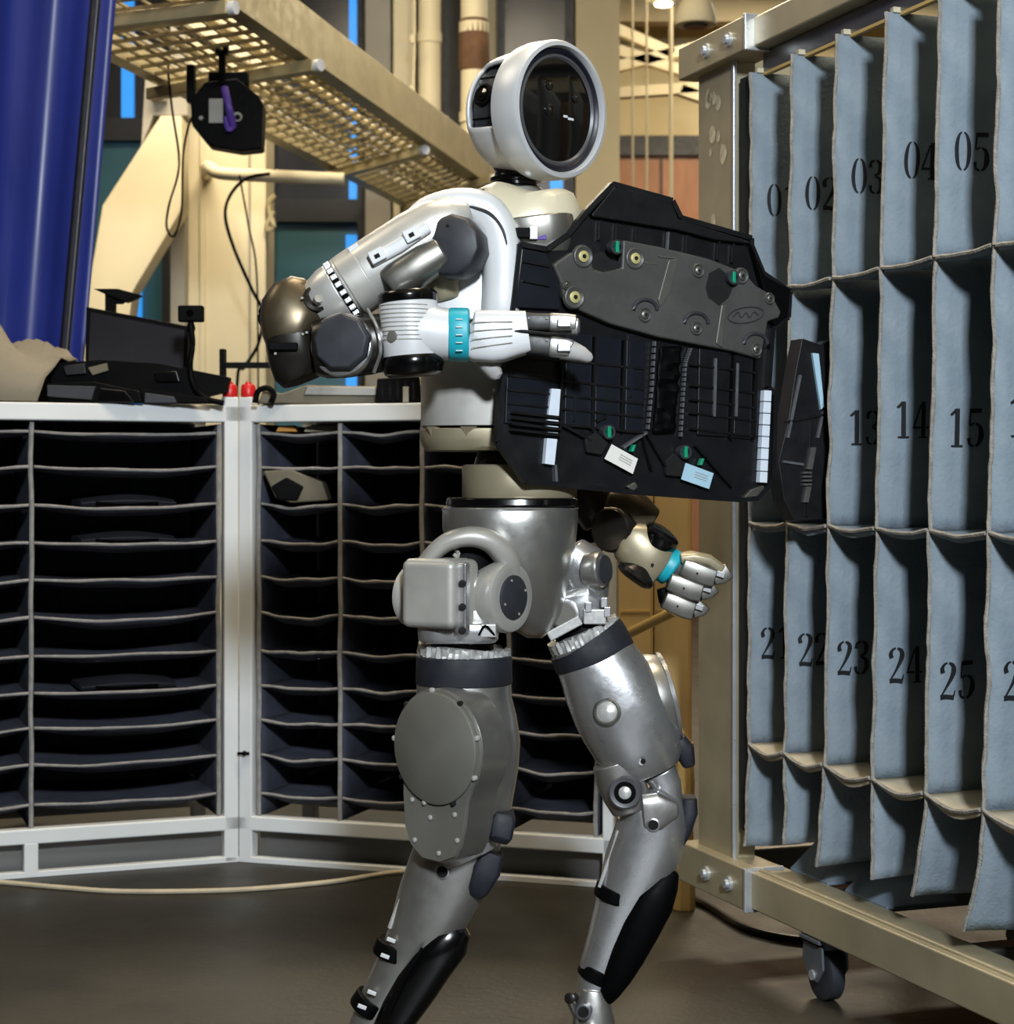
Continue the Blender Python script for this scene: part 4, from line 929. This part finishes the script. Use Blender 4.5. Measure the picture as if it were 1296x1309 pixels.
part(MB().tube([V(470, 395, -.17), V(482, 420, -.185), V(486, 450, -.185), V(478, 476, -.17)], .0028, 8, 5), 'joint_rim', 'silver_bright', fa)
wz = (V(521, 378, -.15)-V(528, 470, -.15)).normalized()
wm = disc('wrist_motor', 524.5, 424, -.16, wz, [(-38, 34), (-34, 35.5), (34, 35.5), (38, 33)], 'robot_white', None, 40)
disc('motor_cap', 521, 380, -.16, wz, [(-6, 36), (0, 36.5), (4, 36), (7, 33), (8, 20)], 'black_gloss', wm, 40)
disc('motor_cap', 528, 468, -.16, wz, [(-12, 30), (-9, 35), (0, 38), (8, 38), (12, 36)], 'black_gloss', wm, 40)
for k in range(9):
    y = 392+k*5.5; pts = []
    for j in range(9):
        a = math.radians(200+j*14); c = V(524.5+(424-y)*-.076, y, -.16); pts.append(c+Vector((math.cos(a), math.sin(a), 0))*35.7*PX)
    part(MB().tube(pts, .0009, 5), 'groove', 'tag_grey', wm)
disc('motor_port', 502, 430, -.195, (-.62, -.78, .0), [(-4, 7), (2.5, 7), (3, 5)], 'plate_grey', wm, 20)
limb('wrist_cone', [(530, 425, 37, 36), (548, 425, 36, 36), (562, 427, 34, 34), (577, 428, 33, 33)], 'robot_white', -.16, wm, n=36)
tb_ = limb('wrist_band', [(574, 428, 33.5, 33.5), (576, 428, 34.2, 34.2), (597, 428.5, 34.6, 35.5), (600, 428.5, 33.5, 34.5)], 'teal', -.16, n=36, e=2.6)
for k in range(5): part(MB().box(V(587, 408+k*10, -.2055+abs(k-2)*.0022), (.005, .001, .0006)), 'scale_mark', 'label_white', tb_)
hd = limb('hand', [(601, 429, 29, 26), (606, 430, 32.5, 30), (630, 431, 33.5, 31), (640, 430, 33, 30), (660, 427, 29, 28), (675, 425, 27, 26)], 'robot_white', -.160, e=5, n=32, bevel=.004)
for k in range(4): part(MB().tube([V(602, 412+k*11, -.1995), V(655, 411+k*9, -.196)], .0007, 5), 'groove', 'tag_grey', hd)
part(MB().limb([(640, 423, 3, 3), (672, 424, 2.6, 3), (700, 427, 2.2, 3), (738, 428, 2, 3)], -.190, 10), 'finger_gap', 'hole', hd)
for y0, y1, tip in ((401, 424, 740), (428, 454, 757)):
    ym = (y0+y1)/2; h = (y1-y0)/2; s = 0 if tip == 740 else 2
    part(MB().limb([(664, ym-1, h*.9, 14), (672, ym-1, h, 17), (686, ym, h, 17), (703, ym+s, h*.98, 16)], -.166, 24, 5), 'finger_link', 'finger_grey', hd, .002)
    part(MB().limb([(666, ym-1, h+1, 18), (670, ym-1, h+1, 18)], -.166, 24, 5), 'knuckle_plate', 'robot_white', hd, .001)
    part(MB().limb([(700, ym+s, h*.96, 15), (706, ym+s, h*1.06, 16), (724, ym+s*1.8, h*1.0, 15), (736 if s == 0 else 730, ym+1+s*2.4, h*.92, 14)], -.166, 24, 4.5), 'fingertip', 'silver', hd, .002)
    part(MB().box(V(721, ym+s*1.5, -.187), (.010, .004, .0065)), 'tip_plate', 'silver_bright', hd, .0015)
    for x in (676, 699): disc('bolt', x, ym-h*.5, -.187, (0, -1, 0), [(-2, 1.4), (1, 1.4)], 'tag_grey', hd, 8)
part(MB().limb([(716, 446, 13, 14), (730, 448, 13, 14), (744, 453, 10, 12), (753, 458, 7, 9), (757, 460, 3, 5)], -.166, 20, 2.5), 'finger_pad', 'tip_pale', hd, .002)
part(MB().limb([(731, 417, 12, 13), (738, 418, 11, 12), (741, 418, 7, 8)], -.166, 20, 3.5), 'finger_pad', 'silver_bright', hd, .002)
th_ = limb('thumb', [(612, 452, 12, 14), (622, 464, 12, 14), (630, 472, 12, 13), (634, 481, 9, 10), (635, 485, 4, 5)], 'tip_pale', -.150, hd, n=20)

# --- left arm (behind the panel, fist low)
la = limb('left_forearm', [(728, 560, 30, 30), (742, 610, 30, 32), (756, 645, 28, 32), (768, 668, 24, 30)], 'bronze_dark', .16)
limb('left_elbow_link', [(775, 640, 14, 22), (795, 645, 26, 26), (815, 656, 25, 26), (834, 668, 18, 22)], 'bronze', .13, la, e=2.8)
disc('left_joint_cap', 783, 677, .105, (-.55, -.83, .0), [(-26, 28), (-4, 31), (4, 30.5), (8, 27), (9, 2)], 'bronze_dark', la, 28)
part(MB().tube([V(772, 650, .09), V(790, 652, .085), V(802, 672, .085), V(800, 700, .09), V(808, 726, .09), V(836, 746, .09)], .0022, 6, 5), 'joint_rim', 'bronze', la)
lw = limb('left_wrist_motor', [(800, 682, 20, 26), (808, 690, 31, 30), (826, 712, 34, 32), (838, 722, 32, 30), (846, 728, 26, 26)], 'waist_beige', .115, e=2.6)
part(MB().lathe(V(846, 684, .10), Vector((.55, -.3, .75)), [(-14, 24), (-2, 26), (4, 24), (6, 18)], 28), 'motor_cap', 'black_gloss', lw)
part(MB().lathe(V(814, 733, .10), Vector((-.55, -.1, -.75)), [(-10, 20), (2, 27), (7, 26), (10, 20)], 28), 'motor_cap', 'bronze_dark', lw)
disc('bolt', 834, 722, .072, (0, -1, 0), [(-3, 2), (1.5, 2)], 'hole', lw, 10)
limb('left_wrist_band', [(849, 720, 23, 25), (852, 722, 24, 26), (859, 727, 24, 26), (861, 728.5, 22, 24)], 'teal', .115)
lh = limb('left_hand', [(856, 724, 20, 24), (872, 730, 26, 28), (892, 738, 30, 30), (904, 742, 28, 26)], 'finger_grey', .12, e=3.5)
fx = (V(905, 752)-V(868, 732)).normalized(); fy = Vector((0, 1, 0)); fz = fx.cross(fy).normalized()
if fz.z < 0: fz = -fz
gx = (fx*.55+Vector((0, -.83, 0))).normalized()
part(MB().limb([(868, 714, 7, 26), (884, 712, 8, 28), (904, 716, 8, 26), (922, 728, 7, 22)], .11, 20, 4), 'knuckle_guard', 'waist_beige', lh, .002)
for k, (x, y, hw) in enumerate(((893, 733, 22), (876, 752, 22), (868, 775, 20))):
    part(MB().limb([(x-hw, y-9, 11, 16), (x-hw*.5, y-5, 12.5, 18), (x+hw*.4, y+3, 12.5, 18), (x+hw*.9, y+6, 11.5, 17)],   .085, 20, 9), 'finger_link', 'silver_dark', lh, .002)
    part(MB().limb([(x+hw*.8, y+5, 10, 14), (x+hw*1.3, y+2, 11, 14), (x+hw*1.75-k*2, y-4, 10, 12)], .10, 20, 9), 'finger_link', 'silver_dark', lh, .002)
    part(MB().box(V(x+hw*1.25, y+1, .078), (.008, .003, .005), (.9, 0, -.3), (0, 1, 0), (.3, 0, .9)), 'tip_plate', 'silver_bright', lh, .001)
    disc('bolt', x-2, y, .062, (0, -1, 0), [(-2, 1.6), (1, 1.4)], 'hole', lh, 8)
part(MB().limb([(846, 752, 7, 12), (850, 766, 9, 13), (860, 778, 8, 12)], .10, 16, 3), 'thumb', 'black', lh, .002)

# --- pelvis
pv = limb('pelvis', [(652, 648, 84, 80), (652, 653, 86.5, 82), (652, 668, 87, 83), (655, 690, 84, 82), (660, 715, 78, 78), (668, 742, 66, 68), (677, 768, 50, 54), (682, 790, 36, 40), (683, 806, 24, 28), (683, 815, 10, 12)], 'silver', .01, e=2.15, n=48)
part(MB().tube([V(566, 652, .01-.0)]+[V(652-86*math.cos(a), 650+1.5*math.sin(a), .01-82*PX*math.sin(a)) for a in [math.pi*k/14 for k in range(1, 14)]]+[V(738, 650, .01)], .0024, 6), 'top_lip', 'silver_bright', pv)
# near hip: arch yoke, motor box, end disc
P = [(528, 772, -.10), (530, 745, -.11), (546, 716, -.125), (570, 694, -.135), (598, 686, -.135), (622, 690, -.13), (638, 702, -.12), (647, 716, -.105), (651, 730, -.085)]
C = catmull([V(*p) for p in P], 5); rings = []
for i, c in enumerate(C):
    a = (C[min(i+1, len(C)-1)]-C[max(0, i-1)]).normalized(); u = a.cross(Vector((0, 1, 0))).normalized(); w = u.cross(a); f = i/(len(C)-1)
    hw = 8+9*f; rings.append([c+u*PX*hw*math.copysign(abs(math.cos(t))**.75, math.cos(t))+w*PX*(24+10*f)*math.copysign(abs(math.sin(t))**.75, math.sin(t)) for t in [2*math.pi*k/20 for k in range(20)]])
hy = part(MB().loft(rings), 'hip_yoke', 'torso_grey', None, .002)
limb('yoke_opening_shade', [(596, 696, 30, 30), (596, 712, 42, 34), (596, 740, 44, 34), (596, 770, 40, 30)], 'black', -.09, hy)  # black solid added to paint the dark opening inside the arch
hx = Vector((.80, -.60, 0))
disc('yoke_end', 643, 763, -.135, hx, [(-30, 34), (-8, 43), (8, 44), (13, 42), (15, 37), (14, 30)], 'torso_grey', hy, 40)
disc('yoke_cover', 645, 763, -.135, hx, [(6, 27), (14.6, 27), (16, 25), (16, 1)], 'joint_dark', hy, 36)
for a in range(0, 360, 90):
    c = V(645, 763, -.135)+hx*16*PX+(UP*math.cos(math.radians(a+20))+hx.cross(UP)*math.sin(math.radians(a+20)))*22*PX
    part(MB().lathe(c, hx, [(-1, 1.6), (1, 1.6)], 8), 'bolt', 'tag_grey', hy)
disc('yoke_end', 533, 762, -.10, -hx, [(-10, 30), (2, 38), (8, 38), (10, 34)], 'torso_grey', hy, 36)
part(MB().tube([V(582, 702, -.135), V(586, 708, -.15), V(584, 712, -.15), V(580, 708, -.15)], .003, 8, 3), 'hook', 'tag_grey', hy)
bx_ = Vector((.88, -.47, 0)); by_ = Vector((.47, .88, 0))
hm = part(MB().box(V(563, 758, -.16), (37*PX, 34*PX, 41*PX), bx_, by_), 'hip_motor', 'torso_grey', None, .012, seg=4)
part(MB().box(V(560, 722, -.16), (30*PX, 30*PX, 8*PX), bx_, by_), 'motor_lid', 'torso_grey', hm, .006)
part(MB().box(V(591, 764, -.196), (8*PX, 6*PX, 42*PX), bx_, by_), 'motor_edge', 'silver_bright', hm, .003)
for y in (746, 776, 806): disc('bolt', 591, y, -.206, (.1, -1, .2), [(-4, 4.5), (1, 4.5), (1.4, 3.4)], 'hole', hm, 14)
disc('side_cap', 530, 762, -.14, (-.88, .2, 0), [(-4, 34), (3, 32), (5, 26)], 'torso_grey', hm, 32)
limb('motor_axle', [(596, 752, 22, 22), (612, 754, 24, 24), (632, 758, 24, 24)], 'silver_bright', -.135, hm, n=24)
limb('axle_web', [(600, 780, 20, 20), (606, 800, 20, 22), (614, 818, 16, 20)], 'silver', -.14, hm, e=4, n=20)
limb('hip_plate', [(586, 794, 50, 42), (586, 799, 52, 44), (586, 816, 51, 43), (586, 820, 48, 40)], 'silver_bright', -.13, hm, e=4, n=36, bevel=.003)
part(MB().box(V(624, 806, -.175), (.012, .006, .010)), 'cable_block', 'foil', hm, .002)
part(MB().tube([V(612, 812, -.18), V(620, 800, -.185), V(632, 812, -.18)], .002, 6, 4), 'wire', 'black', hm)
limb('hip_shaft', [(590, 812, 40, 38), (592, 842, 40, 38)], 'black', -.11, hm)

def foil_ring(name, a, c, hw, hd_, d, m, par):
    C0, C1 = V(*a, d), V(*c, d); ax = (C1-C0).normalized(); u = ax.cross(Vector((0, 1, 0))).normalized(); w = u.cross(ax)
    N = 90; rnd = random.Random(3); rings = []
    for q in range(4):
        cc = C0.lerp(C1, q/3); ring = []
        for j in range(N):
            t = 2*math.pi*j/N; k = 1+(.03*rnd.uniform(-1, 1)) + (.012 if j % 2 else -.012)
            ring.append(cc+(u*math.cos(t)*hw*k+w*math.sin(t)*hd_*k)*PX+ax*PX*(rnd.uniform(-2.6, 2.6) if q in (0, 3) else 0))
        rings.append(ring)
    return part(MB().loft(rings), name, m, par, smooth=20)

# --- near leg
tg = limb('thigh', [(593, 842, 58, 58), (593, 870, 60.5, 60), (593, 892, 61, 61), (594, 915, 66, 70), (594, 945, 71, 76), (593, 975, 70, 76), (588, 1015, 68, 72), (585, 1050, 66, 62), (584, 1066, 62, 54), (584, 1071, 56, 48)], 'silver', -.11, e=2.3, n=44)
foil_ring('foil_ring', (594, 827), (593, 841), 57, 57, -.11, 'foil', tg)
limb('black_band', [(593, 837, 60, 60), (593, 840, 61, 61), (593, 872, 62, 62), (593, 874, 61, 61)], 'navy_pad', -.11, tg, n=44)
kx = Vector((-.66, -.75, 0)).normalized(); ku = Vector((.75, -.66, 0))
kc = V(560, 956, -.196)
def KP(x, y, t): return kc+(ku*x+UP*y+kx*t)*PX
o_ = [(72*math.cos(a), 71*math.sin(a)) for a in [math.radians(-38+256*k/40) for k in range(41)]]
o_ += [(-57, -62), (-54, -100), (-44, -122), (-24, -136), (6, -137), (30, -128), (40, -112), (46, -90), (50, -62)]
kp = part(MB().prism([KP(x, y, 0) for x, y in o_], [KP(x, y, -46) for x, y in o_]), 'knee_cover_base', 'silver', tg, .004, tri=True)
part(MB().prism([KP(x*.97, y*.985, 3) for x, y in o_], [KP(x*.97, y*.985, -2) for x, y in o_]), 'lower_tab', 'plate_grey', tg, .002, tri=True)
part(MB().lathe(kc, kx, [(0, 67), (7, 67), (8.5, 65), (8.5, 1)], 56), 'thigh_disc', 'plate_grey', tg)
for k in range(9):
    a = math.radians(15+k*40); c = KP(69*math.cos(a), 69*math.sin(a), 2)
    part(MB().lathe(c, kx, [(0, 3.2), (4.5, 3.2), (5.2, 2)], 10), 'bolt', 'hole' if k % 2 else 'foil', tg)
for x, y in ((-40, -66), (-10, -84), (30, -76), (34, -106), (4, -125), (-36, -114)):
    part(MB().lathe(KP(x, y, 3), kx, [(0, 3), (1.5, 3), (2, 2)], 10), 'bolt', 'foil', tg)
part(MB().limb([(645, 1036, 12, 26), (643, 1045, 16, 30), (640, 1066, 15, 30), (638, 1074, 11, 24)], -.15, 20, 7), 'knee_pad', 'navy_pad', tg, .003)
sh_ = limb('shin', [(580, 1062, 44, 42), (590, 1074, 52, 46), (583, 1095, 56, 48), (572, 1120, 54, 48), (558, 1150, 51, 46), (545, 1178, 46, 42), (530, 1204, 38, 36), (509, 1236, 30, 30), (485, 1278, 25, 26), (464, 1316, 20, 22), (452, 1338, 16, 18)], 'silver', -.09, e=2.6, n=36)
limb('knee_ridge', [(592, 1072, 40, 16), (600, 1084, 40, 22), (606, 1096, 34, 18)], 'silver_bright', -.138, sh_, e=3.2, n=24)
part(MB().limb([(630, 1086, 14, 26), (622, 1108, 19, 30), (611, 1134, 14, 28), (607, 1143, 9, 22)], -.115, 20, 6), 'knee_pad', 'navy_pad', sh_, .003)
disc('pivot_rim', 566, 1114, -.146, (-.25, -.97, 0), [(-8, 9.5), (3, 9.5), (4, 8)], 'silver_bright', sh_, 24)
disc('pivot_hole', 566, 1114, -.148, (-.25, -.97, 0), [(-6, 7), (3.2, 7)], 'hole', sh_, 20)
part(MB().tube([V(531, 1104, -.12), V(520, 1134, -.12), V(508, 1160, -.115), V(498, 1186, -.112)], .0035, 8, 5), 'shin_seam', 'foil', sh_)
cg = limb('calf_guard', [(588, 1180, 6, 8), (586, 1185, 18, 22), (575, 1200, 28, 32), (552, 1228, 30, 32), (532, 1258, 30, 30), (512, 1290, 27, 28), (494, 1322, 22, 24), (486, 1336, 17, 20)], 'black_gloss', -.105, e=2.6, n=28)
part(MB().tube([V(540, 1212, -.145), V(520, 1246, -.145), V(506, 1276, -.14), V(496, 1300, -.14)], .003, 8, 5), 'guard_ridge', 'black', cg)
for (x, y), (x2, y2), r in (((482, 1206), (524, 1222), 0), ((455, 1272), (484, 1292), 1)):
    mx_, my_ = (x+x2)/2, (y+y2)/2; hw = math.hypot(x2-x, y2-y)/2+3
    ax_ = ((y2-y), -(x2-x)); L_ = math.hypot(*ax_); ax_ = (ax_[0]/L_, ax_[1]/L_)
    s_ = limb('strap', [(mx_+ax_[0]*10, my_+ax_[1]*10, hw, 31), (mx_-ax_[0]*10, my_-ax_[1]*10, hw, 31)], 'black', -.092, cg, n=24)
    for k in (-11, 11): part(MB().box(V(x+14+ax_[0]*k, y+6+ax_[1]*k, -.130), (.007, .002, .003), (.93, 0, -.36), (0, 1, 0), (.36, 0, .93)), 'strap_buckle', 'robot_white', cg, .001)
def foot(px, py, Y, ank, m='black_soft'):
    c = WZ(px, 0, Y); f = FWD; s = Vector((f.y, -f.x, 0)); rings = []
    for t, w, h in ((-.075, .022, .030), (-.055, .036, .042), (0, .042, .046), (.07, .046, .034), (.12, .040, .024), (.145, .024, .016)):
        rings.append([c+f*t+s*w*a+UP*(h*.62*k) for a, k in ((-1, 0), (1, 0), (1.0, .5), (.55, 1), (-.55, 1), (-1, .5))])
    ft = part(MB().loft(rings), 'foot', m, None, .004)
    part(MB().tube([c+UP*.018, ank], .022, 16), 'ankle', 'silver', ft)
foot(436, 0, 2.90, V(456, 1326, -.09))

# --- far leg
fh = limb('far_hip', [(728, 700, 20, 26), (740, 718, 32, 34), (750, 738, 32, 34), (752, 758, 26, 30), (746, 774, 18, 22)], 'silver_bright', .04, e=2.3)
fxh = Vector((.86, -.5, .1)).normalized()
disc('hip_disc', 764, 728, .0, fxh, [(-14, 22), (4, 24), (8, 22), (9, 19)], 'silver', fh, 30)
disc('hip_cover', 765, 728, .0, fxh, [(6, 19), (11, 18), (12, 1)], 'joint_dark', fh, 30)
part(MB().limb([(712, 798, 12, 18), (728, 776, 26, 26), (752, 770, 30, 28), (772, 772, 12, 18)], .03, 24, 3), 'hip_bracket', 'silver_bright', fh, .003)
disc('bracket_ring', 722, 785, -.002, (-.3, -.95, 0), [(-6, 19), (3, 19), (4, 16)], 'silver_bright', fh, 28)
disc('bracket_cover', 722, 786, -.004, (-.3, -.95, 0), [(-6, 15.5), (4.6, 15.5), (5, 1)], 'plate_grey', fh, 28)
part(MB().bar(V(701, 814, -.01), V(742, 792, -.01), .008, .006, up=(0, 1, 0)), 'bracket_bar', 'foil', fh, .002)
part(MB().box(V(760, 788, -.005), (.018, .01, .012)), 'cable_block', 'foil', fh, .002)
for x, y in ((752, 776), (772, 770), (776, 782)): part(MB().box(V(x, y, -.012), (.005, .006, .008)), 'connector', 'silver_bright', fh, .001)
limb('hip_shaft', [(736, 788, 34, 34), (748, 816, 38, 38)], 'black', .05, fh)
tf = limb('far_thigh', [(750, 818, 46, 48), (757, 834, 51, 54), (764, 848, 53, 57), (775, 870, 58, 60), (790, 898, 62, 62), (802, 922, 62, 62), (815, 950, 58, 58), (826, 976, 49, 50), (831, 987, 40, 42)], 'silver_bright', .05, e=2.5, n=44)
foil_ring('foil_ring', (744, 806), (750, 819), 48.5, 50, .05, 'foil', tf)
limb('black_band', [(749, 817, 51, 54), (751, 820, 52, 55), (760, 840, 53.5, 57), (761, 842.5, 52.5, 56)], 'navy_pad', .05, tf, n=44)
fk = Vector((.80, -.35, .35)).normalized()
disc('thigh_disc', 826, 898, .07, Vector((.97, .10, .22)).normalized(), [(-16, 60), (14, 62), (26, 58), (30, 50), (31, 1)], 'silver', tf, 44)
disc('disc_rim', 826, 898, .07, Vector((.97, .10, .22)).normalized(), [(26, 61), (31, 60), (32, 57), (29, 54)], 'silver_bright', tf, 44)
disc('round_port', 776, 910, -.025, (-.22, -.95, .1), [(-6, 18), (3, 18), (4.5, 15.5), (2, 14.5)], 'silver_dark', tf, 30)
disc('port_dome', 776, 910, -.025, (-.22, -.95, .1), [(-4, 14), (3, 13), (6, 8), (7, 1)], 'foil', tf, 30)
for x, y, r in ((806, 942, 5.8), (822, 973, 3.2)): 
    disc('bolt_hole', x, y, -.022, (0, -1, 0), [(-8, r), (2.5, r)], 'hole', tf, 18); disc('hole_rim', x-2, y+1.5, -.02, (0, -1, 0), [(-8, r*1.15), (1.8, r*1.15)], 'foil', tf, 18)
part(MB().limb([(864, 944, 12, 26), (874, 958, 13, 28), (880, 978, 8, 22)], .055, 18, 4), 'knee_pad', 'navy_pad', tf, .003)
kl = limb('far_knee', [(784, 972, 28, 34), (792, 994, 31, 34), (800, 1015, 30, 32), (806, 1036, 24, 28)], 'silver', .03, e=2.4)
disc('knee_ring', 799, 1013, -.012, (-.12, -.99, .05), [(-10, 21.5), (2, 21.5), (4, 19), (3, 14)], 'ring_grey', kl, 34)
disc('knee_hub', 799, 1013, -.012, (-.12, -.99, .05), [(-6, 14), (3.6, 14)], 'black', kl, 28)
disc('knee_nut', 799, 1013, -.012, (-.12, -.99, .05), [(0, 9), (6, 8), (8, 4)], 'foil', kl, 20)
limb('knee_link', [(842, 985, 22, 30), (850, 1000, 20, 28), (852, 1020, 20, 26), (848, 1040, 20, 24)], 'silver_bright', .045, kl, e=3)
sf = limb('far_shin', [(822, 1020, 34, 36), (832, 1032, 42, 40), (834, 1052, 45, 42), (826, 1082, 46, 42), (815, 1110, 45, 40), (803, 1136, 38, 37), (790, 1166, 31, 33), (777, 1204, 27, 29), (764, 1240, 24, 26), (757, 1266, 20, 22), (753, 1290, 17, 20), (752, 1306, 15, 18)], 'silver_bright', .045, e=2.6, n=36)
limb('knee_ridge', [(820, 1038, 26, 18), (842, 1036, 28, 20), (866, 1034, 10, 12)], 'silver', .012, sf, e=3.2, n=24)
part(MB().limb([(880, 1018, 10, 22), (880, 1036, 11, 26), (873, 1062, 9, 26), (867, 1078, 6, 20)], .05, 18, 3.6), 'knee_pad', 'navy_pad', sf, .003)
disc('pivot_rim', 835, 1054, -.008, (-.1, -.99, 0), [(-8, 9), (3, 9), (4, 7.5)], 'silver_bright', sf, 24)
disc('pivot_hole', 835, 1054, -.010, (-.1, -.99, 0), [(-6, 6.6), (3.2, 6.6)], 'hole', sf, 20)
part(MB().tube([V(790, 1062, .02), V(783, 1086, .02), V(775, 1108, .02), V(766, 1134, .02)], .003, 8, 5), 'shin_seam', 'foil', sf)
fg = limb('far_calf_guard', [(862, 1112, 8, 14), (850, 1124, 20, 26), (834, 1150, 28, 32), (816, 1186, 27, 31), (800, 1220, 24, 28), (788, 1246, 20, 24), (778, 1268, 14, 18), (774, 1280, 8, 10)], 'black', .03, e=2.5, n=28)
for (x, y), (x2, y2) in (((763, 1134), (810, 1151)), ((743, 1234), (778, 1252))):
    mx_, my_ = (x+x2)/2, (y+y2)/2; hw = math.hypot(x2-x, y2-y)/2+2; ax_ = ((y2-y), -(x2-x)); L_ = math.hypot(*ax_); ax_ = (ax_[0]/L_, ax_[1]/L_)
    limb('strap', [(mx_+ax_[0]*9, my_+ax_[1]*9, hw, 36 if y < 1200 else 29), (mx_-ax_[0]*9, my_-ax_[1]*9, hw, 35 if y < 1200 else 28)], 'black', .045, fg, n=24)
ak = limb('far_ankle', [(758, 1262, 16, 18), (756, 1284, 24, 24), (760, 1308, 26, 26), (762, 1326, 24, 26)], 'silver', .035, e=2.6)
disc('ankle_pivot', 746, 1293, -.005, (-.15, -.99, .05), [(-10, 10.5), (3, 10.5), (4, 8)], 'ring_grey', ak, 24)
disc('ankle_hole', 746, 1293, -.007, (-.15, -.99, .05), [(-6, 7), (3.6, 7)], 'hole', ak, 20)
disc('ankle_rod', 729, 1276, .01, (-.3, -.9, .2), [(-14, 7), (4, 7), (5, 5)], 'bronze_dark', ak, 18)
part(MB().tube([V(729, 1278, .01), V(738, 1300, .01), V(736, 1330, .01)], .007, 10), 'ankle_strut', 'silver_dark', ak)
foot(752, 0, 2.985, V(758, 1322, .035))
